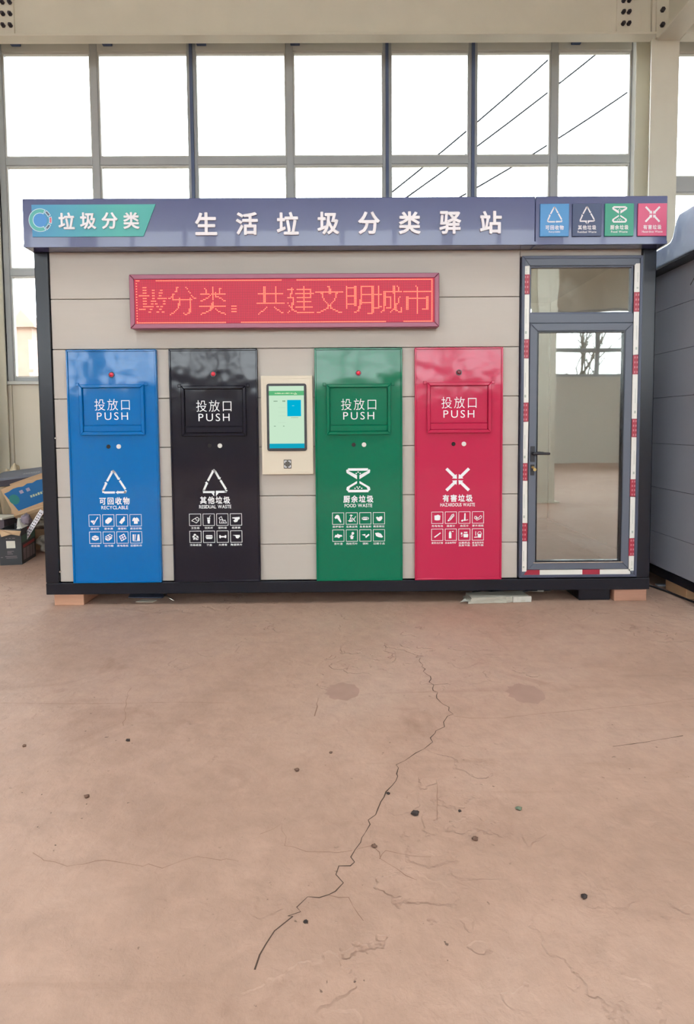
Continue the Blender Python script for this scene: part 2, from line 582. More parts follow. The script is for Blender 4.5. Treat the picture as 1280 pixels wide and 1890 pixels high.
# small pictograms, one list per tile
PICT = {
    'glass': [('p', [(.78, .12), (.86, .2), (.62, .55), (.42, .92), (.3, .86), (.58, .45)]), ('p', [(.08, .5), (.5, .48), (.3, .8), (.22, .68), (.12, .66)])],
    'can': [('p', [(.5, .2), (.78, .2), (.9, .38), (.8, .58), (.45, .86), (.2, .74), (.18, .5)]), ],
    'bottle': [('p', [(.68, .1), (.82, .2), (.76, .36), (.8, .48), (.45, .88), (.2, .7), (.48, .32), (.6, .28)])],
    'shirt': [('p', [(.36, .2), (.5, .3), (.62, .2), (.78, .32), (.88, .58), (.78, .62), (.72, .5), (.7, .85), (.32, .85), (.32, .5), (.24, .6), (.14, .56), (.22, .32)])],
    'box': [('p', [(.15, .42), (.5, .26), (.86, .42), (.5, .54)]), ('p', [(.15, .47), (.48, .59), (.48, .8), (.15, .68)]), ('p', [(.52, .59), (.86, .47), (.86, .68), (.52, .8)])],
    'carton': [('p', [(.12, .5), (.4, .64), (.4, .84), (.14, .72)]), ('p', [(.44, .64), (.84, .4), (.8, .6), (.44, .84)]), ('l', [(.15, .42), (.6, .16), (.86, .3), (.45, .55), (.15, .42)], .06), ('l', [(.38, .28), (.64, .44)], .1)],
    'chip': [('l', [(.2, .4), (.65, .16), (.86, .58), (.4, .84), (.2, .4)], .09), ('l', [(.42, .28), (.62, .7)], .07), ('l', [(.3, .6), (.75, .38)], .07)],
    'cloth': [('p', [(.14, .2), (.34, .2), (.26, .82), (.14, .82)]), ('p', [(.42, .2), (.5, .2), (.38, .82), (.32, .82)]), ('p', [(.66, .2), (.84, .2), (.88, .82), (.58, .82)]), ('l', [(.18, .86), (.86, .86)], .05)],
    'tissue': [('l', [(.15, .6), (.32, .46), (.55, .34), (.72, .25), (.92, .4), (.88, .58), (.62, .82), (.4, .7), (.15, .6)], .06), ('l', [(.55, .34), (.62, .56), (.9, .5)], .05)],
    'cup': [('p', [(.33, .3), (.66, .3), (.64, .42), (.35, .42)]), ('p', [(.35, .46), (.64, .46), (.6, .88), (.4, .88)]), ('l', [(.56, .3), (.6, .16), (.7, .1)], .05)],
    'bags': [('l', [(.15, .35), (.4, .2), (.52, .5), (.66, .6), (.62, .85), (.2, .85), (.26, .5), (.15, .35)], .06), ('l', [(.66, .6), (.78, .55), (.92, .85), (.62, .85)], .06), ('l', [(.3, .5), (.52, .5), (.44, .8)], .06)],
    'diaper': [('p', [(.12, .3), (.88, .24), (.88, .46), (.76, .5), (.62, .74), (.36, .78), (.22, .62), (.4, .5), (.36, .42), (.12, .38)])],
    'paper': [('p', [(.3, .25), (.46, .18), (.6, .3), (.46, .42)]), ('p', [(.18, .45), (.36, .32), (.42, .48), (.24, .62)]), ('p', [(.62, .34), (.8, .46), (.82, .64), (.58, .5)]), ('p', [(.24, .68), (.46, .5), (.52, .62), (.34, .84)]), ('p', [(.56, .58), (.66, .62), (.6, .84), (.5, .78)]), ('p', [(.72, .66), (.8, .7), (.72, .84), (.66, .78)])],
    'lunchbox': [('p', [(.14, .48), (.22, .34), (.8, .34), (.88, .48)]), ('p', [(.14, .54), (.88, .54), (.78, .72), (.24, .72)])],
    'bone': [('p', [(.15, .36), (.26, .34), (.34, .44), (.68, .44), (.76, .34), (.88, .38), (.86, .62), (.76, .66), (.66, .58), (.34, .58), (.26, .68), (.15, .62)])],
    'shard': [('p', [(.12, .34), (.86, .34), (.88, .52), (.68, .7), (.48, .66), (.4, .44)])],
    'greens': [('p', [(.12, .4), (.3, .15), (.5, .12), (.62, .25), (.7, .5), (.82, .8), (.76, .92), (.6, .75), (.38, .46), (.25, .55)])],
    'peel': [('p', [(.42, .1), (.56, .16), (.64, .2), (.44, .24), (.26, .2)]), ('l', [(.46, .22), (.3, .66)], .08), ('l', [(.44, .5), (.56, .68)], .07), ('l', [(.56, .44), (.7, .62), (.9, .3)], .07), ('p', [(.06, .72), (.4, .66), (.66, .78), (.3, .84)]), ('l', [(.7, .62), (.86, .82)], .07)],
    'fishbone': [('p', [(.26, .36), (.68, .36), (.72, .44), (.26, .46)]), ('p', [(.24, .52), (.72, .5), (.66, .66), (.26, .66)]), ('l', [(.18, .42), (.18, .6)], .06), ('l', [(.76, .4), (.84, .5), (.76, .62)], .06)],
    'rice': [('p', [(.2, .42), (.3, .34), (.5, .42), (.6, .32), (.82, .3), (.86, .5), (.74, .7), (.54, .8), (.34, .7)])],
    'tea': [('p', [(.1, .68), (.2, .42), (.34, .44), (.44, .3), (.56, .4), (.86, .44), (.9, .6), (.74, .6), (.56, .76), (.36, .66)])],
    'pot': [('p', [(.26, .54), (.72, .54), (.66, .64), (.62, .86), (.38, .86), (.34, .64)]), ('c', .6, .28, .14), ('l', [(.52, .54), (.56, .36)], .07), ('p', [(.34, .46), (.46, .4), (.5, .54)])],
    'spice': [('p', [(.12, .42), (.48, .36), (.52, .5), (.42, .54)]), ('p', [(.84, .34), (.92, .46), (.56, .76), (.46, .62)])],
    'bread': [('p', [(.1, .28), (.4, .22), (.7, .34), (.92, .66), (.78, .74), (.44, .68), (.2, .56)])],
    'battery': [('p', [(.2, .28), (.44, .24), (.56, .18), (.82, .3), (.78, .72), (.6, .76), (.4, .76), (.22, .72)])],
    'thermo': [('l', [(.22, .82), (.3, .68), (.62, .2), (.78, .14), (.82, .3), (.5, .68), (.3, .82), (.22, .82)], .07), ('l', [(.42, .66), (.72, .28)], .06), ('c', .24, .8, .07)],
    'pressure': [('p', [(.5, .06), (.62, .06), (.62, .78), (.46, .78)]), ('l', [(.18, .84), (.3, .74), (.5, .8), (.7, .76), (.86, .72)], .07), ('c', .28, .82, .09)],
    'pills': [('l', [(.14, .56), (.2, .38), (.34, .4), (.5, .6), (.78, .3), (.9, .4), (.84, .56), (.4, .78), (.14, .56)], .06), ('p', [(.26, .5), (.38, .48), (.46, .64), (.34, .66)])],
    'tube': [('p', [(.16, .72), (.8, .26), (.88, .34), (.26, .8)])],
    'spray': [('p', [(.3, .3), (.38, .22), (.38, .14), (.48, .14), (.48, .22), (.56, .3), (.56, .86), (.3, .86)]), ('p', [(.56, .16), (.78, .12), (.76, .24)])],
    'jar': [('p', [(.46, .22), (.82, .22), (.82, .34), (.46, .34)]), ('p', [(.42, .42), (.86, .42), (.9, .54), (.86, .78), (.44, .78), (.4, .54)]), ('p', [(.14, .28), (.3, .28), (.3, .5), (.14, .5)]), ('l', [(.2, .66), (.28, .62)], .08)],
    'paint': [('p', [(.46, .44), (.88, .44), (.82, .82), (.52, .82)]), ('l', [(.46, .44), (.54, .24), (.78, .22), (.88, .44)], .05), ('l', [(.28, .2), (.28, .6)], .07), ('p', [(.12, .74), (.48, .72), (.48, .8), (.12, .82)])],
}


# ------------------------------------------------------------------ palette
M_FLOOR = floor_mat()
M_PANELWALL = mat('cream_wall_panel', (222, 213, 196), 0.55, var=0.06, vscale=1.2)
M_FARWALL = mat('far_wall_panel', (222, 219, 210), 0.6, var=0.05, vscale=0.8)
M_STEEL = mat('cream_painted_steel', (224, 219, 204), 0.5, var=0.08, vscale=2.5, bump=0.15, bscale=12)
M_ALU = mat('grey_window_frame', (176, 179, 182), 0.45, var=0.05)
M_ALU2 = mat('pale_window_frame', (206, 206, 202), 0.45, var=0.05)
M_ROOF = mat('corrugated_roof_sheet', (212, 210, 204), 0.5, var=0.1, vscale=0.5)
M_GLASS = glass_mat('window_glass', (0.95, 0.97, 0.97), 0.0)
M_GLASSDOOR = glass_mat('reflective_door_glass', (0.80, 0.82, 0.80), 0.34, 0.0006)
M_GLASSTOP = glass_mat('reflective_transom_glass', (0.70, 0.72, 0.70), 0.42, 0.004)
M_BOLT = mat('dark_bolt', (62, 58, 66), 0.5, 0.3)
M_CLIP = mat('blue_grey_clip', (82, 96, 130), 0.5)
M_BOARD = mat('beige_siding', (186, 178, 170), 0.55, var=0.04, vscale=2, stretch=(1, 1, 10), bump=0.05, bscale=60)
M_FRAMEK = mat('black_navy_steel', (17, 21, 33), 0.26, spec=0.42, bump=0.02, bscale=4)
M_FASCIA = mat('slate_blue_fascia', (74, 80, 122), 0.2, spec=0.6, coat=0.3, bump=0.03, bscale=3)
M_WHITE = mat('white_print', (232, 236, 240), 0.5)
M_LETTER = mat('raised_letter_acrylic', (228, 222, 226), 0.4)
M_BLUE = mat('blue_gloss_paint', (0, 106, 178), 0.09, spec=0.38, bump=0.6, bscale=1.7, bdist=0.02)
M_BLACK = mat('black_gloss_paint', (24, 23, 36), 0.09, spec=0.38, bump=0.6, bscale=1.9, bdist=0.02)
M_GREEN = mat('green_gloss_paint', (0, 110, 78), 0.09, spec=0.38, bump=0.6, bscale=1.6, bdist=0.02)
M_RED = mat('crimson_gloss_paint', (190, 38, 78), 0.1, spec=0.38, bump=0.6, bscale=1.8, bdist=0.02)
M_WOOD = mat('raw_timber', (196, 150, 124), 0.75, var=0.18, vscale=5, stretch=(1, 1, 9), bump=0.2, bscale=9)
M_DARK = mat('dark_plastic', (40, 40, 46), 0.45)
M_DOORF = mat('slate_door_frame', (92, 98, 112), 0.4, spec=0.5)
M_DOORF2 = mat('dark_slate_channel', (70, 76, 96), 0.35, spec=0.5)
M_FILMW = mat('white_protective_film', (222, 220, 214), 0.3, var=0.06, vscale=9, stretch=(1, 1, 3))
M_FILMR = mat('red_protective_film', (160, 40, 62), 0.35)
M_INNER = mat('white_inner_panel', (214, 214, 206), 0.6)
M_SKIRT = mat('grey_skirting', (120, 120, 116), 0.5)
M_GREYFLOOR = mat('grey_inner_floor', (150, 148, 140), 0.6)
M_CHROME = mat('brushed_chrome', (215, 210, 200), 0.25, 1.0)
M_BRASS = mat('brass_key', (190, 165, 110), 0.35, 0.9)
M_TERM = mat('ivory_terminal_body', (214, 203, 184), 0.45)
M_GROUND = mat('bare_yard_ground', (120, 110, 96), 0.9, var=0.2, vscale=0.6)


# ------------------------------------------------------------------ floor
fl = structure(MB().box(-16, 16, -17, 4.1, -0.2, 0), 'floor', M_FLOOR)
M_CRACK = mat('dark_crack', (78, 60, 50), 0.9)
M_CRACK2 = mat('faint_crack', (140, 108, 92), 0.9)
M_STAIN = mat('oil_stain', (168, 136, 122), 0.6, var=0.15, vscale=9)


def crack(pts, w, m, jag=0.012, seed=1):
    rnd = random.Random(seed)
    P = []
    for (xa, ya), (xb, yb) in zip(pts[:-1], pts[1:]):
        n = max(2, int(math.hypot(xb - xa, yb - ya) / 0.03))
        for k in range(n):
            t = k / n
            P.append((xa + (xb - xa) * t + rnd.uniform(-jag, jag), ya + (yb - ya) * t + rnd.uniform(-jag, jag) * .6))
    P.append(pts[-1])
    vs, fs = [], []
    for i, (x, y) in enumerate(P):
        a = P[max(0, i - 1)]
        b = P[min(len(P) - 1, i + 1)]
        dx, dy = b[0] - a[0], b[1] - a[1]
        L = math.hypot(dx, dy) or 1
        ww = w * rnd.uniform(0.35, 1.2) / 2
        vs += [(x - dy / L * ww, y + dx / L * ww, 0.0006), (x + dy / L * ww, y - dx / L * ww, 0.0006)]
    fs = [(2 * i, 2 * i + 1, 2 * i + 3, 2 * i + 2) for i in range(len(P) - 1)]
    return MB().add(vs, fs).build('crack', m, fl)


crack([(0.387, -1.08), (0.392, -1.236), (0.406, -1.345), (0.41, -1.511), (0.427, -1.662), (0.464, -1.729), (0.414, -1.848), (0.353, -1.944), (0.325, -2.011), (0.247, -2.095), (0.173, -2.174), (0.154, -2.267), (0.095, -2.385), (0.062, -2.462), (0.041, -2.52), (0.017, -2.575), (0.001, -2.665), (-0.02, -2.713), (-0.047, -2.736), (-0.058, -2.802), (-0.089, -2.847), (-0.142, -2.862), (-0.177, -2.9), (-0.192, -2.93), (-0.232, -3.006), (-0.263, -3.085)], 0.0044, M_CRACK, 0.016, 0)
crack([(0.465, -1.783), (0.539, -1.805), (0.688, -1.804), (0.847, -1.77), (1.087, -1.733), (1.415, -1.684), (1.685, -1.621)], 0.0022, M_CRACK2, 0.004, 1)
crack([(1.069, -2.062), (1.219, -2.03), (1.406, -1.98)], 0.0038500000000000006, M_CRACK, 0.002, 2)
crack([(0.384, -1.427), (0.421, -1.441), (0.495, -1.429)], 0.0033000000000000004, M_CRACK, 0.003, 3)
crack([(-0.164, -1.578), (-0.172, -1.704), (-0.176, -1.769)], 0.0044, M_CRACK2, 0.004, 4)
crack([(-1.708, -1.601), (-1.177, -1.619), (-0.84, -1.609), (-0.574, -1.627)], 0.0022, M_CRACK2, 0.003, 5)
crack([(-1.133, -1.442), (-1.091, -1.627), (-1.025, -1.842)], 0.0022, M_CRACK2, 0.008, 6)
crack([(0.306, -2.288), (0.291, -2.42), (0.271, -2.525)], 0.0022, M_CRACK2, 0.003, 7)
crack([(0.001, -2.665), (0.053, -2.641), (0.067, -2.703), (0.121, -2.75), (0.172, -2.795)], 0.0027500000000000003, M_CRACK2, 0.008, 8)
crack([(0.067, -2.703), (0.094, -2.667), (0.168, -2.693), (0.226, -2.698)], 0.0027500000000000003, M_CRACK2, 0.006, 9)
crack([(-0.089, -2.847), (-0.035, -2.86), (0.009, -2.94)], 0.0022, M_CRACK2, 0.008, 10)
crack([(-0.316, -2.583), (-0.251, -2.529), (-0.223, -2.637), (-0.135, -2.675), (-0.016, -2.665)], 0.0022, M_CRACK2, 0.01, 11)
crack([(-1.02, -2.66), (-0.891, -2.721), (-0.767, -2.7), (-0.593, -2.726), (-0.489, -2.681), (-0.366, -2.707)], 0.0022, M_CRACK2, 0.014, 12)
MB().add([(-0.047 + 0.085 * cos(k * pi / 12) * (1 + .12 * sin(3 * k)), -1.507 + 0.1 * sin(k * pi / 12) * (1 + .1 * cos(2 * k)), 0.0004) for k in range(24)], [tuple(range(24))]).build('stain', M_STAIN, fl)
MB().add([(0.861 + 0.09 * cos(k * pi / 12) * (1 + .12 * sin(3 * k)), -1.553 + 0.11 * sin(k * pi / 12) * (1 + .1 * cos(2 * k)), 0.0004) for k in range(24)], [tuple(range(24))]).build('stain', M_STAIN, fl)

# ------------------------------------------------------------------ hall shell
wb = empty('wall_back', (0, 3.1, 0), kind='structure')
_xs = [-14, -11.2, -9.4, -7.6, -5.8, -4.05, -2.9, -1.75, -0.6, 0.55, 1.7, 2.85, 4.0, 5.8, 7.6, 9.4, 11.2, 14]
for a, b in zip(_xs[:-1], _xs[1:]):
    MB().box(a + 0.004, b - 0.004, 3.02, 3.12, 0, 1.86).build('panel', M_PANELWALL, wb, bevel=0.004)
MB().box(-14, 14, 3.03, 3.15, 5.95, 8).build('upper_panel', M_PANELWALL, wb)
MB().box(-14, -7.9, 3.03, 3.12, 1.86, 5.95).build('side_panel', M_PANELWALL, wb)
MB().box(7.9, 14, 3.03, 3.12, 1.86, 5.95).build('side_panel', M_PANELWALL, wb)
MB().box(-14, 14, 3.06, 3.11, 0, 1.86).build('backing', M_PANELWALL, wb)
sill = structure(MB().box(-7.9, 7.9, 2.97, 3.13, 1.855, 1.895), 'trim_1', M_ALU2, bevel=0.004)


def window(idx, cols, rows, y, mw, glass, ztop, zbot, wide=()):
    """mullions, transoms and one pane to each opening"""
    w = empty('window_%d' % idx, (0, y, 0), kind='structure')
    x0, x1 = cols[0], cols[-1]
    for c in cols:
        d = mw * (1.25 if c in wide else 1) / 2
        mu = MB().box(c - d, c + d, y - 0.05, y + 0.05, zbot, ztop).build('mullion', M_ALU, w, bevel=0.006)
        if c in wide:
            MB().box(c - 0.018, c + 0.018, y - 0.075, y - 0.05, zbot, ztop + 0.06).build('joint_channel', M_CLIP, mu)
    for z0, z1 in rows:
        for a, b in zip(cols[:-1], cols[1:]):
            MB().box(a + mw / 2, b - mw / 2, y - 0.045, y + 0.045, z0, z1).build('transom', M_ALU2 if z0 > 5.5 else M_ALU, w, bevel=0.006)
    zs = sorted(rows)
    for (_, lo), (hi, _) in zip(zs[:-1], zs[1:]):
        for a, b in zip(cols[:-1], cols[1:]):
            p = MB().frame(a + mw / 2 - .004, b - mw / 2 + .004, lo - .004, hi + .004, 0.022, y - 0.03, y + 0.02).build('glazing_bead', M_ALU2, w)
            MB().box(a + mw / 2, b - mw / 2, y - 0.004, y + 0.004, lo, hi).build('pane', glass, w)
    return w


ROWS = [(1.895, 1.94), (3.155, 3.235), (4.445, 4.54), (5.745, 5.95)]
window(1, [-4.06, -2.94, -1.79, -0.635, 0.52, 1.54, 2.51, 3.47], ROWS, 3.06, 0.085, M_GLASS, 5.95, 1.895, wide=(-1.79, 0.52, 1.54))
window(2, [3.80, 4.95, 6.1, 7.3], [(1.895, 1.94), (3.1, 3.18), (4.10, 4.28), (5.72, 5.95)], 3.06, 0.085, M_GLASS, 5.95, 1.895)
window(3, [-7.3, -6.2, -5.15, -4.12], ROWS, 3.06, 0.085, M_GLASS, 5.95, 1.895)
# small hanger clips under the girder
for x in (-3.83, -2.76, -1.66, -0.56, 2.75):
    structure(MB().box(x - 0.055, x + 0.055, 2.93, 3.01, 5.80, 5.87), 'trim_2', M_CLIP, bevel=0.005)


def h_column(x0, x1, y0, y1, z1, name='column'):
    m = MB()
    t = 0.016
    m.box(x0, x1, y0, y0 + t, 0, z1).box(x0, x1, y1 - t, y1, 0, z1)
    xc = (x0 + x1) / 2
    m.box(xc - 0.007, xc + 0.007, y0 + t, y1 - t, 0, z1)
    o = structure(m, name, M_STEEL)
    p = MB().box(x0 - 0.06, x1 + 0.06, y0 - 0.06, y1 + 0.06, 0, 0.02).build('base_plate', M_STEEL, o)
    return o


h_column(3.454, 3.767, 2.6, 2.97, 8)
h_column(-4.39, -4.08, 2.6, 2.97, 8)
for x in (-12, 12):
    h_column(x - .16, x + .16, 2.6, 2.97, 8)
for x in (-4.2, 3.35, -12, 12):
    h_column(x - .16, x + .16, -6.05, -5.7, 8)
    h_column(x - .16, x + .16, -15.9, -15.55, 8)


def girder(x0, x1, plates, bolts):
    g = empty('beam', ((x0 + x1) / 2, 2.62, 5.6), kind='structure')
    MB().box(x0, x1, 2.625, 2.64, 5.63, 6.55).build('web', M_STEEL, g)
    MB().box(x0, x1, 2.49, 2.64, 5.61, 5.635).build('lower_flange', M_STEEL, g, bevel=0.003)
    MB().box(x0, x1, 2.47, 2.79, 6.55, 6.575).build('upper_flange', M_STEEL, g)
    for a, b in plates:
        MB().box(a, b, 2.605, 2.625, 5.64, 6.5).build('splice_plate', M_STEEL, g, bevel=0.003)
    for x in bolts:
        for k in range(6):
            z = 5.632 + 0.03 + k * 0.123
            MB().cyl_y(x, z, 0.024, 2.578, 2.605, 6).cyl_y(x, z, 0.014, 2.562, 2.578, 8).build('bolt', M_BOLT, g)
    return g


girder(-4.07, 3.45, [(-3.99, -3.645), (3.06, 3.33)], [-3.76, -3.68, 3.127, 3.19])
girder(3.77, 11.8, [(3.80, 4.05)], [3.88, 3.95])
girder(-11.8, -4.40, [], [])
# girder that runs from the column towards the viewer
gb = empty('beam', (3.62, 0, 5.6), kind='structure')
MB().box(3.505, 3.755, -5.6, 2.585, 5.60, 5.62).build('lower_flange', M_STEEL, gb, bevel=0.003)
MB().box(3.623, 3.637, -5.6, 2.585, 5.62, 6.5).build('web', M_STEEL, gb)
MB().box(3.505, 3.755, -5.6, 2.585, 6.5, 6.52).build('upper_flange', M_STEEL, gb)
MB().box(3.49, 3.77, 2.575, 2.599, 5.62, 6.55).build('end_plate', M_STEEL, gb)
for k in range(5):
    for x in (3.55, 3.71):
        MB().cyl_y(x, 5.75 + k * .16, 0.026, 2.545, 2.575, 6).build('bolt', M_BOLT, gb)

# the sides and the far end of the hall
for nm, x0, x1 in (('wall_left', -14.15, -14), ('wall_right', 14, 14.15)):
    structure(MB().box(x0, x1, -16.1, 3.15, 0, 8), nm, M_FARWALL)
wf = empty('wall_front', (0, -16.1, 0), kind='structure')
MB().box(-14, 14, -16.15, -16.05, 0, 2.9).build('panel', M_FARWALL, wf)
MB().box(-14, 14, -16.15, -16.05, 7.75, 8).build('panel', M_FARWALL, wf)
MB().box(-14, 14, -16.15, -16.05, 5.2, 6.5).build('panel', M_FARWALL, wf)
_fx = [-13.6 + 1.7 * k for k in range(17)]
window(4, _fx, [(2.9, 2.98), (3.72, 3.82), (5.12, 5.2)], -16.1, 0.12, M_GLASS, 5.2, 2.9)
window(5, _fx, [(6.5, 6.58), (7.67, 7.75)], -16.1, 0.12, M_GLASS, 7.75, 6.5)  # clerestory, unseen, added to throw more light on beam and kiosk front

# corrugated roof with clear skylight strips, unseen, added to bring in more sky light
SKY = [-10.5, -6.3, -2.1, 2.1, 6.3, 10.5]
edges = [-14.1] + [v for s in SKY for v in (s - 0.55, s + 0.55)] + [14.1]
rf = empty('ceiling', (0, -6, 8), kind='structure')


def corrugated(x0, x1, y0, y1, z, material, name):
    vs, fs = [], []
    n = max(4, int((y1 - y0) / 0.12))
    for i in range(n + 1):
        y = y0 + (y1 - y0) * i / n
        zz = z + (0.0 if i % 4 in (0, 1) else 0.09)
        vs += [(x0, y, zz), (x1, y, zz)]
    for i in range(n):
        fs.append((2 * i, 2 * i + 1, 2 * i + 3, 2 * i + 2))
    return MB().add(vs, fs).build(name, material, rf)


for a, b in zip(edges[0::2], edges[1::2]):
    corrugated(a, b, -16.2, 3.2, 8.0, M_ROOF, 'roof_sheet')
for s in SKY:
    MB().box(s - 0.55, s + 0.55, -14.5, -2.0, 8.03, 8.04).build('added_skylight', M_GLASS, rf)
    MB().box(s - 0.55, s + 0.55, -16.2, -14.5, 8.0, 8.04).build('roof_sheet', M_ROOF, rf)
    MB().box(s - 0.55, s + 0.55, -2.0, 3.2, 8.0, 8.04).build('roof_sheet', M_ROOF, rf)
for k in range(9):
    y = -15 + 2.1 * k
    MB().box(-14, 14, y - 0.04, y + 0.04, 7.78, 7.97).build('purlin', M_STEEL, rf)

# ------------------------------------------------------------------ out of the windows
gr = structure(MB().add([(-150, 3.2, -0.15), (150, 3.2, -0.15), (150, 250, -0.15), (-150, 250, -0.15)], [(0, 1, 2, 3)])
               .add([(-150, -250, -0.15), (150, -250, -0.15), (150, -16.3, -0.15), (-150, -16.3, -0.15)], [(0, 1, 2, 3)]), 'ground', M_GROUND)
M_PILLAR = mat('weathered_brick', (146, 124, 112), 0.85, var=0.2, vscale=6)
gp = empty('gate_pillar', (-7.45, 10.2, -0.15), 'weathered pink gate pillar with pitched cap seen through the left window', 'pillar')
MB().box(-7.64, -7.25, 10, 10.4, -0.15, 3.66).build('shaft', M_PILLAR, gp)
MB().prism_y([(-7.74, 3.66), (-7.16, 3.66), (-7.16, 3.72), (-7.45, 4.06), (-7.74, 3.72)], 9.92, 10.48).build('cap', M_PILLAR, gp)
M_WIRE = mat('dark_cable', (30, 31, 34), 0.9, spec=0.0)
for i, (a, b, nm) in enumerate((((5.46, 10.84), (2.40, 8.32), 'highest'), ((6.63, 10.91), (3.11, 8.32), 'middle'), ((7.63, 10.06), (4.82, 8.31), 'lowest'))):
    d = Vector((a[0] - b[0], 0, a[1] - b[1]))
    A = Vector((a[0], 12, a[1])) + d * 0.9
    B = Vector((b[0], 12, b[1])) - d * 1.2
    pts = []
    for k in range(13):
        t = k / 12
        p = A.lerp(B, t)
        p.z -= 0.25 * sin(pi * t) - 0.2
        pts.append(p)
    o = MB().tube(pts, 0.024, 6).build('overhead_cable', M_WIRE)
    tag(o, '%s of three thin overhead cables slanting across the window sky' % nm, 'cable', 'overhead cables outside the window')

# bare trees beyond the far windows, met only as a reflection in the door glass
M_BARK = mat('grey_bark', (92, 84, 76), 0.9)


def bare_tree(x, y, h, seed):
    rnd = random.Random(seed)
    m = MB()

    def grow(p, d, L, r, lev):
        n = 4
        pts = [p]
        for k in range(n):
            d = (d + Vector((rnd.uniform(-1, 1), rnd.uniform(-1, 1), rnd.uniform(-.3, .6))) * 0.14).normalized()
            pts.append(pts[-1] + d * L / n)
        m.tube(pts, [r * (1 - 0.55 * k / n) for k in range(n + 1)], 5, False)
        if lev < 4:
            for k in range(4 if lev else 6):
                q = pts[rnd.randint(2, n)]
                e = (d + Vector((rnd.uniform(-1, 1), rnd.uniform(-1, 1), rnd.uniform(-.2, .7))) * 0.9).normalized()
                grow(q, e, L * rnd.uniform(.5, .72), r * .45, lev + 1)
    grow(Vector((x, y, -0.15)), Vector((0, 0, 1)), h * 0.45, 0.14, 0)
    o = m.build('bare_tree', M_BARK)
    return o


tag(bare_tree(9.6, -19.5, 7.5, 3), 'bare branching tree mirrored in the glass of the kiosk door', 'tree')

# ------------------------------------------------------------------ the kiosk
K = empty('waste_sorting_kiosk', (0, 1.05, 0.09), 'long beige waste sorting kiosk with black steel frame and slate blue sign fascia', 'kiosk')
# steel frame
m = MB().box(-2.25, 2.25, 0, 0.10, 0.09, 0.178)
m.box(-2.25, 2.25, 2.0, 2.10, 0.09, 0.178).box(-2.25, -2.15, 0.1, 2.0, 0.09, 0.178).box(2.15, 2.25, 0.1, 2.0, 0.09, 0.178)
m.build('base_frame', M_FRAMEK, K, bevel=0.006, seg=2)
for x in (-2.25, 2.15):
    for y in (0.0, 2.0):
        o = MB().box(x, x + 0.1, y, y + 0.1, 0.178, 2.62).build('corner_post', M_FRAMEK, K, bevel=0.008, seg=2)
# small pale rivets on the left post
for z in (1.255, 0.262):
    MB().cyl_y(-2.145, z, 0.006, 0.008, 0.02, 8).build('rivet', M_CHROME, K)
# siding boards, one object to each
ZS = [0.181, 0.452, 0.815, 1.180, 1.540, 1.900, 2.262, 2.60]
for a, b in zip(ZS[:-1], ZS[1:]):
    MB().box(-2.148, 1.262, 0.02, 0.06, a + 0.0022, b - 0.0022).build('wall_board', M_BOARD, K, bevel=0.003)
MB().box(1.264, 2.148, 0.02, 0.06, 2.548, 2.598).build('wall_board', M_BOARD, K, bevel=0.003)
# sides, back, floor and roof, all boarded alike
for s in (-1, 1):
    for a, b in zip(ZS[:-1], ZS[1:]):
        MB().box(min(s * 2.235, s * 2.20), max(s * 2.235, s * 2.20), 0.102, 1.998, a + .0022, b - .0022).build('wall_board', M_BOARD, K)
for a, b in zip(ZS[:-1], ZS[1:]):
    MB().box(-2.148, 2.148, 2.05, 2.09, a + .0022, b - .0022).build('wall_board', M_BOARD, K)
MB().box(-2.20, 2.20, 0.1, 2.05, 0.15, 0.20).build('inner_floor', M_GREYFLOOR, K)
MB().box(-2.25, 2.25, 0.0, 2.1, 2.60, 2.90).build('roof', M_FRAMEK, K)
MB().box(1.20, 1.262, 0.06, 2.05, 0.2, 2.60).build('partition', M_INNER, K)
MB().box(2.16, 2.20, 0.1, 2.05, 0.2, 2.60).build('inner_wall', M_INNER, K)
MB().box(1.262, 2.16, 2.01, 2.05, 0.2, 2.60).build('inner_wall', M_INNER, K)
MB().box(2.14, 2.16, 0.1, 2.01, 0.2, 0.32).build('skirting', M_SKIRT, K)
MB().box(1.262, 2.14, 1.99, 2.01, 0.2, 0.32).build('skirting', M_SKIRT, K)

# fascia: two plates with a seam, side returns, underside
ZF0, ZF1 = 2.592, 2.925
fa = MB().box(-2.257, 1.3255, -0.12, 0.0, ZF0, ZF1).build('fascia_plate', M_FASCIA, K, bevel=0.004)
fb = MB().box(1.3285, 2.257, -0.12, 0.0, ZF0, ZF1).build('fascia_plate', M_FASCIA, K, bevel=0.004)
MB().box(-2.257, -2.25, 0, 2.1, ZF0, ZF1).build('fascia_return', M_FASCIA, K)
MB().box(2.25, 2.257, 0, 2.1, ZF0, ZF1).build('fascia_return', M_FASCIA, K)
MB().box(-2.257, 2.257, -0.123, -0.118, ZF0 + 0.001, ZF0 + 0.022).build('fascia_lip', M_FASCIA, K)
# eight large raised characters
big = '生活垃圾分类驿站'
for i, ch in enumerate(big):
    xc = -0.978 + i * 0.2843
    zc = 2.745
    lettering(ch, xc - 0.0765, xc + 0.0765, zc - 0.078, zc + 0.078, -0.132, M_LETTER, fa, bold=0.026, name='raised_letter', depth=0.0125)
# teal banner with a slanted end
M_BANNER = grad_mat('blue_to_teal_banner', (70, 140, 190), (74, 166, 160), -2.25, -1.6)
bn = MB().prism_y([(-2.19, 2.663), (-1.418, 2.663), (-1.328, 2.882), (-2.19, 2.882)], -0.126, -0.12).build('banner', M_BANNER, K)
for i, ch in enumerate('垃圾分类'):
    xc = -1.947 + i * 0.150
    lettering(ch, xc - 0.056, xc + 0.056, 2.712, 2.826, -0.134, M_LETTER, bn, bold=0.024, name='raised_letter', depth=0.008)
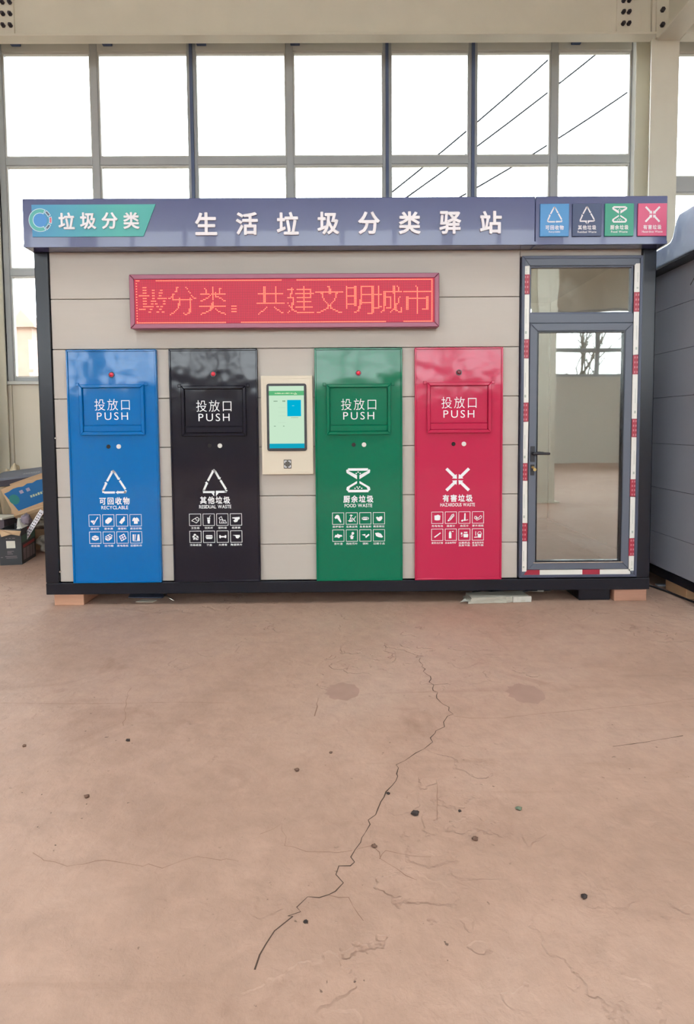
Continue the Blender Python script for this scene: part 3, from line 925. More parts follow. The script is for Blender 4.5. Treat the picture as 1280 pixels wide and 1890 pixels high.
# ring emblem: open ring, blue disc, three blocks in the gap
M_TEALR = mat('teal_ring', (86, 172, 168), 0.4)
M_DISC = mat('blue_disc', (72, 140, 205), 0.4)
M_BLK1 = mat('slate_block', (88, 98, 120), 0.4)
M_BLK2 = mat('coral_block', (206, 92, 112), 0.4)
M_LINE = mat('pale_outline', (205, 226, 236), 0.4)
cx, cz, R0, R1 = -2.132, 2.776, 0.047, 0.080


def arc(c0, c1, a0, a1, r0, r1, y, n=24):
    vs, fs = [], []
    for k in range(n + 1):
        a = radians(a0 + (a1 - a0) * k / n)
        vs += [(c0 + r0 * cos(a), y, c1 + r0 * sin(a)), (c0 + r1 * cos(a), y, c1 + r1 * sin(a))]
    fs = [(2 * k, 2 * k + 1, 2 * k + 3, 2 * k + 2) for k in range(n)]
    return vs, fs


def ringpart(a0, a1, r0, r1, y, material, name, line=0.004):
    MB().add(*arc(cx, cz, a0, a1, r0, r1, y)).build(name, material, bn)
    mm = MB()
    mm.add(*arc(cx, cz, a0, a1, r1 - line, r1, y - .0006)).add(*arc(cx, cz, a0, a1, r0, r0 + line, y - .0006))
    for a in (a0, a1):
        ca, sa = cos(radians(a)), sin(radians(a))
        stroke(mm, [(cx + r0 * ca, cz + r0 * sa), (cx + r1 * ca, cz + r1 * sa)], line, y - .0006)
    mm.build('outline', M_LINE, bn)


ringpart(62, 298, R0, R1, -0.1275, M_TEALR, 'ring')
MB().add([(cx + R0 * cos(k * pi / 16), -0.1272, cz + R0 * sin(k * pi / 16)) for k in range(32)], [tuple(range(32))]).build('disc', M_DISC, bn)
ringpart(25, 55, R0 + .012, R1 + .001, -0.1275, M_BLK1, 'block')
ringpart(-16, 16, R0 + .016, R1 + .003, -0.1275, M_BLK2, 'block')
ringpart(-55, -25, R0 + .012, R1 + .001, -0.1275, M_BLK1, 'block')
# four sign plaques
M_PB = mat('plaque_blue', (74, 140, 196), 0.3)
M_PK = mat('plaque_slate', (62, 74, 108), 0.3)
M_PG = mat('plaque_green', (54, 150, 124), 0.3)
M_PR = mat('plaque_rose', (206, 84, 122), 0.3)
for (x0, mt, sym, zh, en) in ((1.357, M_PB, SYM_RECYCLE, '可回收物', 'Recyclable'), (1.585, M_PK, SYM_OTHER, '其他垃圾', 'Residual Waste'),
                              (1.812, M_PG, SYM_FOOD, '厨余垃圾', 'Food Waste'), (2.044, M_PR, SYM_HAZARD, '有害垃圾', 'Hazardous Waste')):
    z0, z1 = 2.646, 2.870
    x1 = x0 + 0.203
    pl = MB().box(x0, x1, -0.132, -0.121, z0, z1).build('sign_plaque', mt, K, bevel=0.002)
    xc = (x0 + x1) / 2
    mm = MB()
    draw(sym, xc - 0.054, xc + 0.054, 2.738, 2.850, -0.1332, mm)
    mm.build('emblem', M_LETTER, pl)
    lettering(zh, xc - 0.064, xc + 0.064, 2.690, 2.722, -0.1332, M_LETTER, pl, bold=0.02)
    w = {'Recyclable': .04, 'Residual Waste': .066, 'Food Waste': .058, 'Hazardous Waste': .072}[en]
    lettering(en, xc - w, xc + w, 2.668, 2.683, -0.1332, M_LETTER, pl, bold=0.01, gap=0.07)

# ------------------------------------------------------------------ kiosk door, in its film-covered frame
ch_ = MB().frame(1.268, 2.148, 0.188, 2.546, 0.022, -0.012, 0.06).build('door_channel', M_DOORF2, K, bevel=0.003)
df = MB().frame(1.288, 2.128, 0.206, 2.530, 0.04, -0.004, 0.06).box(1.328, 2.088, 0.0, 0.06, 2.066, 2.134)
df.box(1.328, 2.088, -0.006, 0.06, 2.474, 2.492)
df = df.build('door_frame', M_DOORF, K, bevel=0.003)
MB().prism_y([(1.288, 2.530), (1.328, 2.478), (2.088, 2.478), (2.128, 2.530)], -0.009, -0.0045).build('head_rail', M_DOORF, K)
# protective film: strips of white with red printed lengths
rnd = random.Random(4)


def film_v(x0, x1, z_top, z_bot, reds):
    cuts = [z_top]
    cols = []
    z = z_top
    for a, b in reds:
        cols.append(('w', z, a))
        cols.append(('r', a, b))
        z = b
    cols.append(('w', z, z_bot))
    for c, a, b in cols:
        j = [rnd.uniform(-.004, .004) for _ in range(4)]
        MB().prism_y([(x0 + j[0] * .6, b), (x1 + j[1] * .6, b + j[2]), (x1 + j[3] * .6, a), (x0 + j[0] * .6, a + j[1])], -0.0062, -0.0045).build(
            'protective_film', M_FILMR if c == 'r' else M_FILMW, df)
        if c == 'r':
            mm = MB()
            n = 4
            for col in (0.3, 0.68):
                for k in range(n):
                    zc = a + (b - a) * (k + .5) / n
                    xx = x0 + (x1 - x0) * col
                    mm.add([(xx - .005, -.0066, zc - .008), (xx + .005, -.0066, zc - .008), (xx + .005, -.0066, zc + .006), (xx - .003, -.0066, zc + .008)], [(0, 1, 2, 3)])
            mm.build('film_print', M_FILMPRINT, df, kind='stuff')
        else:
            mm = MB()
            L = a - b
            xx = (x0 + x1) / 2
            mm.box(xx - .002, xx + .001, -.0066, -.0064, b + L * .35, b + L * .68)
            mm.box(xx - .007, xx + .006, -.0066, -.0064, b + L * .12, b + L * .18)
            mm.build('film_print', M_FILMGREY, df, kind='stuff')


M_FILMPRINT = mat('pale_red_print', (196, 120, 130), 0.4)
M_FILMGREY = mat('grey_green_print', (170, 178, 168), 0.4)
film_v(1.279, 1.326, 2.476, 0.235, [(2.415, 2.272), (1.950, 1.812), (1.489, 1.350), (1.045, 0.915), (0.600, 0.463)])
film_v(2.088, 2.134, 2.490, 0.235, [(2.283, 2.144), (1.832, 1.690), (1.367, 1.231), (0.920, 0.790), (0.480, 0.345)])
for c, a, b in (('r', 1.30, 1.423), ('w', 1.423, 1.742), ('r', 1.742, 1.872), ('w', 1.872, 2.10)):
    MB().prism_y([(a, 0.202), (b, 0.202), (b, 0.247), (a + (0.03 if a == 1.30 else 0), 0.247)], -0.0062, -0.0045).build('protective_film', M_FILMR if c == 'r' else M_FILMW, df)
# transom glass
MB().box(1.330, 2.080, 0.024, 0.030, 2.134, 2.474).build('transom_pane', M_GLASSTOP, K)
MB().frame(1.326, 2.082, 2.132, 2.478, 0.012, 0.004, 0.034).build('glazing_bead', M_DOORF2, K)
# leaf
lf = MB().frame(1.331, 2.083, 0.250, 2.063, 0.056, -0.012, 0.045).build('door_leaf', M_DOORF, K, bevel=0.004)
MB().frame(1.386, 2.028, 0.305, 2.008, 0.011, -0.006, 0.03).build('gasket', M_FRAMEK, lf)
MB().box(1.388, 2.026, 0.014, 0.020, 0.306, 2.007).build('glass_pane', M_GLASSDOOR, lf)
MB().box(1.372, 2.04, -0.016, -0.010, 0.300, 0.306).build('bottom_bead', M_CHROME, lf)
hm = MB().box(1.342, 1.374, -0.020, -0.011, 1.055, 1.17)
hm.tube([(1.358, -0.02, 1.118), (1.358, -0.058, 1.118)], 0.011, 10)
hm.tube([(1.350, -0.058, 1.118), (1.40, -0.06, 1.118), (1.472, -0.056, 1.116)], [0.011, 0.0105, 0.0095], 10)
hm.build('handle', M_DARK, lf, bevel=0.002)
lk = MB().box(1.343, 1.373, -0.018, -0.011, 0.955, 1.035).build('lock_plate', M_DARK, lf, bevel=0.003)
MB().cyl_y(1.358, 1.015, 0.009, -0.028, -0.018, 12).box(1.356, 1.361, -0.05, -0.028, 1.008, 1.022).cyl_y(1.365, 1.0, 0.012, -0.05, -0.047, 12).build('key', M_BRASS, lf)

# ------------------------------------------------------------------ four bin fronts
M_LAMP = mat('red_indicator_lens', (205, 36, 64), 0.15, coat=0.6, emit=(200, 20, 45), estr=0.25)
M_LAMPD = mat('dim_red_lens', (120, 24, 44), 0.15, coat=0.6)
M_HOLE = mat('dark_sensor_window', (24, 20, 24), 0.2)
M_CAP = mat('pale_lock_cap', (222, 220, 216), 0.3)
ROW_Z = [(0.603, 0.689), (0.476, 0.562)]


def waste_bin(c, x0, x1, paint, sym, zh, en, en_w, tiles, captions, label, dz=0.0, lens=None, print_mat=None):
    pm = print_mat or M_WHITE
    b = empty('waste_bin', (c, 0.0, 0.18), label, 'bin', 'push-flap waste bins along the kiosk')
    z0, z1 = 0.181, 1.893
    m = MB().box(x0, x1, -0.012, 0.0195, z0, z1)
    m.build('front_panel', paint, b, bevel=0.004, seg=2)
    MB().frame(x0, x1, z0, z1, 0.013, -0.020, -0.012).build('edge_rim', paint, b, bevel=0.003)
    fc = c
    ff = MB().frame(fc - 0.235, fc + 0.235, 1.272 + dz, 1.640 + dz, 0.024, -0.036, -0.012).build('flap_frame', paint, b, bevel=0.004)
    for s in (-1, 1):
        MB().box(fc + s * 0.249 - .012, fc + s * 0.249 + .012, -0.02, -0.012, 1.628 + dz, 1.652 + dz).build('hinge_tab', paint, b, bevel=0.003)
    pf = MB().box(fc - 0.209, fc + 0.209, -0.019, -0.0125, 1.345 + dz, 1.614 + dz).build('push_flap', paint, b, bevel=0.002)
    MB().box(fc - 0.209, fc + 0.209, -0.027, -0.0125, 1.298 + dz, 1.341 + dz).build('flap_ledge', paint, b, bevel=0.003)
    lettering('投放口', fc - 0.128, fc + 0.128, 1.452 + dz, 1.535 + dz, -0.0196, pm, pf, bold=-0.006, gap=0.1)
    lettering('PUSH', fc - 0.113, fc + 0.113, 1.383 + dz, 1.438 + dz, -0.0196, pm, pf, bold=-0.004, gap=0.24)
    # indicator lens in a dark ring
    lp = MB().cyl_y(c, 1.712, 0.021, -0.018, -0.012, 18).build('lamp_bezel', M_HOLE, b)
    mm = MB()
    n, k = 14, 5
    vs, fs = [], []
    for i in range(k):
        a = i / k * pi / 2
        vs += [(c + .016 * cos(a) * cos(2 * pi * j / n), -0.018 - .012 * sin(a), 1.713 + .016 * cos(a) * sin(2 * pi * j / n)) for j in range(n)]
    vs.append((c, -0.030, 1.713))
    for i in range(k - 1):
        fs += [(i * n + j, i * n + (j + 1) % n, (i + 1) * n + (j + 1) % n, (i + 1) * n + j) for j in range(n)]
    fs += [((k - 1) * n + j, (k - 1) * n + (j + 1) % n, len(vs) - 1) for j in range(n)]
    mm.add(vs, fs, True).build('lens', lens or M_LAMP, lp)
    MB().cyl_y(c - 0.038, 1.191, 0.015, -0.0145, -0.012, 18).build('sensor_window', M_HOLE, b)
    lo = MB().cyl_y(c + 0.038, 1.191, 0.0165, -0.019, -0.012, 18).cyl_y(c + 0.038, 1.191, 0.011, -0.022, -0.019, 14).build('lock', M_CAP, b)
    # print
    cc = c - 0.006
    mm = MB()
    h = 0.176 if sym is not SYM_OTHER else 0.184
    draw(sym, cc - 0.091, cc + 0.091, 1.017 - h, 1.017, -0.0127, mm)
    mm.build('emblem', pm, b)
    lettering(zh, cc - 0.111, cc + 0.111, 0.763, 0.818, -0.0127, pm, b, bold=0.026, gap=0.14, name='bin_title')
    lettering(en, cc - en_w, cc + en_w, 0.729, 0.755, -0.0127, pm, b, bold=0.014, gap=0.06, name='bin_subtitle')
    for i, (t, cap) in enumerate(zip(tiles, captions)):
        r, q = divmod(i, 4)
        a0 = c - 0.198 + q * 0.1003
        a1 = a0 + 0.084
        b0, b1 = ROW_Z[r]
        mm = MB()
        w = 0.0035
        for p in ([(a0, b0), (a1, b0)], [(a0, b1), (a1, b1)], [(a0, b0), (a0, b1)], [(a1, b0), (a1, b1)]):
            stroke(mm, p, w, -0.0127)
        draw(PICT[t], a0 + .006, a1 - .006, b0 + .006, b1 - .006, -0.0127, mm)
        pt = mm.build('pictogram', pm, b)
        lines = cap.split('/')
        ac = (a0 + a1) / 2
        for li, ln in enumerate(lines):
            hw = min(0.0425, 0.0105 * len(ln))
            zt = b0 - 0.010 - li * 0.019
            lettering(ln, ac - hw, ac + hw, zt - 0.016, zt, -0.0127, pm, pt, bold=0.012, gap=0.06, name='caption')
    return b


waste_bin(-1.711, -2.037, -1.385, M_BLUE, SYM_RECYCLE, '可回收物', 'RECYCLABLE', 0.098,
          ['glass', 'can', 'bottle', 'shirt', 'box', 'carton', 'chip', 'cloth'],
          ['废玻璃', '废金属', '废塑料', '废旧织物', '纸板箱', '旧书籍', '废电路板', '旧塑料件'],
          'blue recyclables bin front with white recycling triangle, beside the black one', 0.002)
waste_bin(-0.973, -1.294, -0.652, M_BLACK, SYM_OTHER, '其他垃圾', 'RESIDUAL WASTE', 0.118,
          ['tissue', 'cup', 'bags', 'diaper', 'paper', 'lunchbox', 'bone', 'shard'],
          ['卫生纸', '饮料杯', '塑料袋', '纸尿裤', '污染纸张', '餐盒', '大棒骨', '陶瓷碎片'],
          'black residual waste bin front left of the lit touchscreen', -0.012)
waste_bin(0.0815, -0.238, 0.401, M_GREEN, SYM_FOOD, '厨余垃圾', 'FOOD WASTE', 0.102,
          ['greens', 'peel', 'fishbone', 'rice', 'tea', 'pot', 'spice', 'bread'],
          ['菜梗菜叶', '瓜果皮壳', '鱼骨鱼刺', '剩菜剩饭', '茶叶渣', '残枝落叶', '调料', '过期食品'],
          'green food waste bin front with white hourglass emblem', -0.008)
waste_bin(0.814, 0.492, 1.136, M_RED, SYM_HAZARD, '有害垃圾', 'HAZARDOUS WASTE', 0.128,
          ['battery', 'thermo', 'pressure', 'pills', 'tube', 'spray', 'jar', 'paint'],
          ['充电电池', '温度计', '血压计', '胶片相纸', '废荧光灯管', '杀虫喷雾罐', '过期药品/及其包装', '废油漆溶剂/及其包装'],
          'crimson hazardous waste bin front with four arrows meeting in a cross', 0.0, lens=M_LAMPD)

# ------------------------------------------------------------------ scrolling LED sign
M_LEDBOX = mat('bloom_tinted_aluminium', (136, 76, 94), 0.35, 0.3)  # red bloom of the sign put into the colour; the metal is dark
M_LEDFACE = led_mat()
M_DOT = emit_mat('lit_led', (255, 110, 84), 3.0)
L = empty('led_display', (-0.4415, -0.025, 2.03), 'long red scrolling LED sign with glowing dot-matrix characters', 'sign')
lx0, lx1, lz0, lz1 = -1.5445, 0.661, 2.032, 2.414
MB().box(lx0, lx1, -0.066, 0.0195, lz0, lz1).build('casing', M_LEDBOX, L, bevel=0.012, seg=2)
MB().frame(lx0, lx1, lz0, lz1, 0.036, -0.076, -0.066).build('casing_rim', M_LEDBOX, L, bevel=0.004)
MB().box(lx0 + 0.034, lx1 - 0.034, -0.069, -0.066, lz0 + 0.034, lz1 - 0.034).build('matrix_face', M_LEDFACE, L)
GL = {'圾': '30000 31ff8 30410 30410 30430 30430 1fc420 30420 3047e 30404 30e04 30c04 30904 30808 35890 39800 1e1020 1050 2088 4307 0', '分': '6080 4040 4000 c020 10 30000 20008 60004 1a1013 3fff8 1010 1010 3010 3010 2010 2010 4030 8030 10030 60260 80180', '类': '400 10430 8420 8420 8520 feffe 1500 25c0 c430 30408 c0006 400 c00 c00 1ffffe 1c00 1900 3080 c060 7001c 80002', '共': 'c040 c040 c040 c040 c040 ffffe c040 c040 c040 c040 c040 c040 1fffff 0 0 2080 4040 8030 30008 40006 80000', '建': '80 10080 f9ffc 10084 10084 33fff 20084 20084 f9ffc 8080 8080 9ffc 98080 18080 50080 33ffe 10080 18080 46000 81fff 0', '文': 'c00 400 600 600 1fffff 18630 8020 8020 8020 4040 4040 2080 1100 a00 e00 a00 1b00 60c0 18030 e000e 0', '明': '1063ff 1fe203 106203 106203 106203 106203 1063ff 1fe203 106203 106203 106603 106603 1067ff 1fe603 106403 100c03 100c03 803 1803 6003 1e', '城': '20068 20064 20064 20064 23fff 23060 1fb020 23020 23f22 23124 23124 23124 23124 23138 23130 3a130 1e2f31 2071 6099 8107 0', '市': '800 400 400 400 1fffff 400 400 400 6040c 7fffc 6040c 6040c 6040c 6040c 6040c 6040c 6040c 6047c 400 400 400'}
PITCH = 0.00952
gx0, gz1 = -1.500, 2.374
dots = set()
for ch, col in (('圾', 2), ('分', 24), ('类', 47), ('共', 90), ('建', 112), ('文', 134), ('明', 157), ('城', 178), ('市', 200)):
    rows = [int(v, 16) for v in GL[ch].split()]
    for r, bits in enumerate(rows):
        if ch == '圾' and r % 2:      # caught mid-scroll: every other row is dark
            continue
        for k in range(21):
            if bits >> (20 - k) & 1:
                dots.add((col + k, r + 5))
                if ch == '圾':
                    dots.add((col + k + 1, r + 5))
for r in (19, 21, 23):                # the comma reads as three short bars
    for k in range(4):
        dots.add((71 + k, r))
for c in range(0, 222):
    if not (2 < c < 15 or 108 < c < 120):
        dots.add((c, 0))
    if not (66 < c < 78 or 186 < c < 200):
        dots.add((c, 31))
for r in range(32):
    if r % 2 == 0:
        dots.add((0, r))
    dots.add((221, r))
m = MB()
for c, r in dots:
    x, z = gx0 + (c + .5) * PITCH, gz1 - (r + .5) * PITCH
    rr = 0.0042
    m.add([(x + rr * cos(k * pi / 3), -0.0697, z + rr * sin(k * pi / 3)) for k in range(6)], [tuple(range(6))])
m.build('lit_dots', M_DOT, L, kind='stuff')

# ------------------------------------------------------------------ touch terminal
T = empty('touch_terminal', (-0.440, 0.0, 0.977), 'ivory wall terminal with lit pale green touchscreen between black and green bins', 'screen')
tb = MB().box(-0.628, -0.253, -0.028, 0.0195, 0.977, 1.697).build('housing', M_TERM, T, bevel=0.005, seg=2)
MB().frame(-0.612, -0.268, 0.993, 1.680, 0.004, -0.0295, -0.028).build('raised_border', M_TERM, T, bevel=0.0008)
r = 0.016
pts = []
for qx, qz, a0 in ((-0.586 + r, 1.150 + r, 180), (-0.298 - r, 1.150 + r, 270), (-0.298 - r, 1.638 - r, 0), (-0.586 + r, 1.638 - r, 90)):
    for k in range(5):
        a = radians(a0 + 90 * k / 4)
        pts.append((qx + r * cos(a), qz + r * sin(a)))
bz = MB().prism_y(pts, -0.040, -0.028).build('screen_bezel', M_DARK, T, bevel=0.003)
sc = MB().box(-0.569, -0.315, -0.0412, -0.040, 1.170, 1.621).build('lit_screen', emit_mat('screen_mint', (205, 236, 208), 0.95), T)


def ui(x0, x1, z0, z1, rgb, name, s=0.95, y=-0.0418):
    return MB().box(x0, x1, y, -0.0412, z0, z1).build(name, emit_mat('screen_' + name, rgb, s), sc)


ui(-0.569, -0.315, 1.553, 1.586, (98, 186, 128), 'header_band')
ui(-0.569, -0.315, 1.170, 1.204, (20, 168, 196), 'footer_band')
ui(-0.437, -0.337, 1.402, 1.520, (0, 180, 218), 'blue_card')
ui(-0.402, -0.386, 1.476, 1.480, (120, 220, 235), 'card_mark', y=-0.0424)
M_UI = emit_mat('screen_dark_text', (96, 128, 104), 0.9)
M_UIW = emit_mat('screen_pale_text', (232, 244, 200), 1.0)
mm = MB()
rnd = random.Random(9)
for x0, x1, z, h in ((-0.535, -0.507, 1.512, .006), (-0.470, -0.452, 1.512, .009), (-0.535, -0.522, 1.331, .005), (-0.468, -0.458, 1.331, .005), (-0.410, -0.360, 1.392, .003)):
    x = x0
    while x < x1:
        w = rnd.uniform(.0025, .0045)
        mm.box(x, x + w, -0.0418, -0.0412, z - h / 2, z + h / 2)
        x += w + .0015
mm.build('small_text', M_UI, sc)
mm = MB()
x = -0.525
while x < -0.395:
    w = rnd.uniform(.003, .006)
    mm.box(x, x + w, -0.0424, -0.0418, 1.564, 1.564 + rnd.uniform(.005, .009))
    x += w + rnd.uniform(.0015, .006)
stroke(mm, [(-0.385, 1.560), (-0.378, 1.572), (-0.366, 1.562), (-0.385, 1.560)], .003, -0.0424)
mm.build('header_text', M_UIW, sc)
M_UIG = emit_mat('screen_grey_line', (186, 214, 190), 0.9)
mm = MB()
for z in (1.465, 1.432, 1.404, 1.356):
    mm.box(-0.505, -0.449, -0.0415, -0.0412, z, z + .0012)
mm.build('divider_lines', M_UIG, sc)
sw = MB().box(-0.469, -0.413, -0.031, -0.028, 1.021, 1.086).build('scan_window', mat('grey_scan_window', (92, 90, 86), 0.25), T, bevel=0.002)
mm = MB()
for sx in (-1, 1):
    for sz in (-1, 1):
        px, pz = -0.441 + sx * .020, 1.0535 + sz * .022
        stroke(mm, [(px - sx * .013, pz), (px, pz), (px, pz - sz * .013)], .006, -0.0316)
mm.build('corner_brackets', M_WHITE, T)

# ------------------------------------------------------------------ timber blocks and litter under the kiosk
M_WOOD2 = mat('darker_timber', (172, 128, 108), 0.8, var=0.2, vscale=5, stretch=(1, 1, 9), bump=0.2, bscale=9)


def timber(x0, x1, y0, y1, z1, label, m):
    o = MB().box(x0, x1, y0, y1, 0.0005, z1).build('timber_block', m, None, bevel=0.005, seg=2)
    return tag(o, label, 'block', 'timber blocks propping the kiosks')


timber(-2.205, -1.985, 0.03, 0.32, 0.0895, 'raw timber block under the corner by the blue bin', M_WOOD)
timber(1.99, 2.235, 0.01, 0.34, 0.0895, 'reddish timber block under the corner below the glass door', M_WOOD2)
o = MB().box(1.735, 1.975, 0.04, 0.40, 0.0005, 0.0895).build('support_block', M_FRAMEK, None, bevel=0.006)
tag(o, 'black support block under the glass door beside the reddish timber', 'block')
# flat torn stack of wrapped board offcuts
M_PACK = mat('torn_white_wrap', (176, 172, 160), 0.55, var=0.25, vscale=14, stretch=(1, 6, 6), bump=0.4, bscale=30)
pk = empty('board_offcuts', (1.12, 0.06, 0), 'torn white-wrapped bundle of board offcuts lying under the crimson bin', 'packaging')
Mr = Matrix.Translation((1.12, 0.06, 0)) @ Matrix.Rotation(radians(4), 4, 'Z')
rnd = random.Random(3)
for k, (w, z0, z1, dx) in enumerate(((.24, .002, .020, 0.0), (.232, .020, .034, .012), (.22, .034, .046, .004))):
    m = MB()
    n = 10
    lo = [(-w + 2 * w * i / n, -.075 + rnd.uniform(-.008, .008)) for i in range(n + 1)]
    hi = [(w - 2 * w * i / n, .075 + rnd.uniform(-.006, .006)) for i in range(n + 1)]
    m.prism([Mr @ Vector((x + dx, y, z0 + rnd.uniform(0, .002))) for x, y in lo + hi], (0, 0, z1 - z0))
    m.build('board', M_PACK, pk)
m = MB()
for s in (-1, 1):
    m.add([Mr @ Vector(p) for p in ((-.24, -.07, .02), (-.29, -.05 - .03 * s, .012 + .012 * s), (-.25, -.02, .03))], [(0, 1, 2)])
m.box(.10, .24, -.079, -.074, .004, .047, Mr)
m.build('loose_wrap', mat('grey_plastic_wrap', (190, 188, 180), 0.25, bump=0.5, bscale=25), pk)


def scrap(pts, material, label, name='scrap', th=0.006, cat='scrap'):
    o = MB().prism(pts, (0, 0, th)).build(name, material)
    return tag(o, label, cat)


M_SCRAPB = mat('dull_blue_plastic', (74, 82, 100), 0.4)
M_SCRAPW = mat('dirty_white_paper', (196, 190, 176), 0.7)
scrap([(-1.72, .22, .001), (-1.45, .20, .001), (-1.43, .27, .012), (-1.60, .33, .016), (-1.73, .29, .008)], M_SCRAPB, 'crumpled dull blue plastic scrap under the blue bin', 'plastic_scrap')
o = MB().tube([(-1.42, 0.15, 0.045), (-1.33, 0.10, 0.008)], 0.007, 6).build('metal_offcut', M_CHROME)
tag(o, 'short shiny metal rod leaning beside the blue plastic scrap', 'rod')
scrap([(-1.62, .10, .001), (-1.49, .09, .001), (-1.47, .13, .004), (-1.58, .15, .006)], M_SCRAPW, 'small pale paper scrap in front of the blue plastic scrap', 'paper_scrap', .004)
scrap([(1.46, .30, .001), (1.55, .28, .001), (1.56, .33, .02), (1.50, .36, .026)], M_SCRAPW, 'crumpled white paper scrap under the glass door', 'paper_scrap', .012)
scrap([(1.69, .34, .001), (1.72, .32, .001), (1.715, .35, .012)], M_SCRAPW, 'tiny white paper scrap beside the black support block', 'paper_scrap', .008)
o = MB().tube([(0.98 + .09 * k, 0.27 + .03 * sin(k * 1.3), 0.008 + .006 * (k % 2)) for k in range(8)], 0.006, 6).build('cable_end', M_DARK)
tag(o, 'short dark cable end in the shadow under the crimson bin', 'cable')

# ------------------------------------------------------------------ second kiosk at the right
M_K2 = mat('dark_slate_siding', (162, 168, 182), 0.25, spec=0.6, coat=0.3, var=0.05, bump=0.06, bscale=2.2)
M_FILM2 = mat('milky_blue_film', (188, 210, 238), 0.2, spec=0.6, coat=0.4, bump=0.8, bscale=2.6, bdist=0.03)
Q = empty('slate_kiosk', (3.7, 0.9, 0.1), 'dark slate kiosk with film-wrapped fascia at the right edge, beyond the gap', 'kiosk')
qx0, qx1, qy0, qy1 = 2.5, 4.95, -0.42, 2.25
for a, b in zip([0.175, 0.452, 0.815, 1.17, 1.535, 1.885, 2.222], [0.452, 0.815, 1.17, 1.535, 1.885, 2.222, 2.56]):
    MB().box(qx0, qx0 + 0.04, qy0 + 0.1, qy1 - 0.1, a + .0015, b - .0015).build('wall_board', M_K2, Q)
    MB().box(qx0 + 0.1, qx1 - 0.1, qy0 + .02, qy0 + 0.06, a + .002, b - .002).build('wall_board', M_K2, Q, bevel=0.003)
m = MB().box(qx0, qx1, qy0, qy0 + .1, 0.10, 0.175).box(qx0, qx1, qy1 - .1, qy1, 0.10, 0.175)
m.box(qx0, qx0 + .1, qy0 + .1, qy1 - .1, 0.10, 0.175).box(qx1 - .1, qx1, qy0 + .1, qy1 - .1, 0.10, 0.175)
m.build('base_frame', M_FRAMEK, Q, bevel=0.006)
for x in (qx0, qx1 - .1):
    for y in (qy0, qy1 - .1):
        MB().box(x, x + .1, y, y + .1, 0.175, 2.56).build('corner_post', M_FRAMEK, Q, bevel=0.006)
MB().box(qx0 + .1, qx1 - .1, qy1 - .06, qy1 - .02, .175, 2.56).build('back_panel', M_K2, Q)
MB().box(qx1 - .04, qx1, qy0 + .1, qy1 - .1, .175, 2.56).build('side_panel', M_K2, Q)
MB().box(qx0 + .045, qx0 + .05, qy0 + .1, qy1 - .1, .175, 2.56).build('backing', M_FRAMEK, Q)
MB().box(qx0, qx1, qy0, qy1, 2.56, 2.66).build('roof', M_FRAMEK, Q)
# fascia under its protective film, stepped down towards the back with a rounded shoulder
prof = [(qy0 - .12, 2.52), (qy1, 2.52), (qy1, 2.66), (0.13, 2.66), (0.08, 2.665), (0.05, 2.69), (0.03, 2.74), (0.01, 2.79), (-0.03, 2.83), (qy0 - .12, 2.83)]
fz = MB().prism([(2.385, y, z) for y, z in prof], (0.115, 0, 0)).build('fascia', M_FILM2, Q, bevel=0.01, seg=2)
MB().box(2.5, qx1 + .1, qy0 - .12, qy0, 2.52, 2.83).build('fascia', M_FILM2, Q, bevel=0.01)
MB().box(2.383, 2.50, qy0 - .12, qy1, 2.505, 2.52).build('fascia_edge', M_FRAMEK, Q)
# dark hand-drawn tick on the siding
mm = MB()
mm.tube([(2.4985, 0.00, 2.335), (2.4985, -0.05, 2.375), (2.4985, -0.07, 2.37), (2.4985, -0.15, 2.43)], 0.003, 5)
mm.build('pen_mark', M_DARK, Q)
timber(2.545, 2.75, 0.03, 0.33, 0.0995, 'pale timber block under the slate kiosk at the right edge', mat('pale_timber', (206, 168, 132), 0.75, var=0.15, vscale=5, stretch=(1, 1, 9)))
br = MB().prism([(2.53, .42, .0008), (2.72, .40, .0008), (2.72, .44, .0008), (2.53, .46, .0008)], (0, 0, .012)).box(2.60, 2.66, .425, .432, .0128, .085)
tag(br.build('angle_offcut', mat('white_angle_metal', (176, 184, 194), 0.35)), 'white angle offcut on the floor under the slate kiosk', 'offcut')
pts = []
for k in range(25):
    t = k / 24
    pts.append((2.27 + .42 * t + .05 * sin(t * 5), 0.62 - .95 * t ** 1.3 + .05 * sin(t * 7.0), 0.0085))
tag(MB().tube(pts, 0.008, 7).build('power_cord', M_DARK), 'black power cord on the floor between the two kiosks', 'cord')

# ------------------------------------------------------------------ heap at the left, beyond the kiosk
M_CARD = mat('kraft_cardboard', (200, 168, 134), 0.8, var=0.12, vscale=6)
M_CARD2 = mat('cardboard_dark_print', (58, 60, 64), 0.6, var=0.15, vscale=6)
M_LIDG = mat('grey_blue_carton', (116, 122, 136), 0.55, var=0.08, vscale=6)
M_PURP = mat('dusky_purple_carton', (92, 82, 92), 0.6, var=0.1, vscale=5)
M_PRBL = mat('blue_carton_print', (24, 106, 168), 0.5, var=0.08, vscale=8)
M_PALE = mat('cream_print', (196, 206, 170), 0.6)
M_WHT = mat('white_label', (226, 224, 212), 0.6)
M_REDP = mat('brick_red_print', (158, 66, 72), 0.6)
M_GRNP = mat('dull_green_print', (74, 104, 92), 0.6)
M_GREYP = mat('grey_print', (128, 118, 122), 0.6)
M_FOIL = mat('silvery_plastic_bag', (168, 160, 148), 0.2, 0.35, bump=1.0, bscale=9, bdist=0.03)
M_BAG = mat('cream_sack', (206, 190, 160), 0.7, bump=0.4, bscale=5)


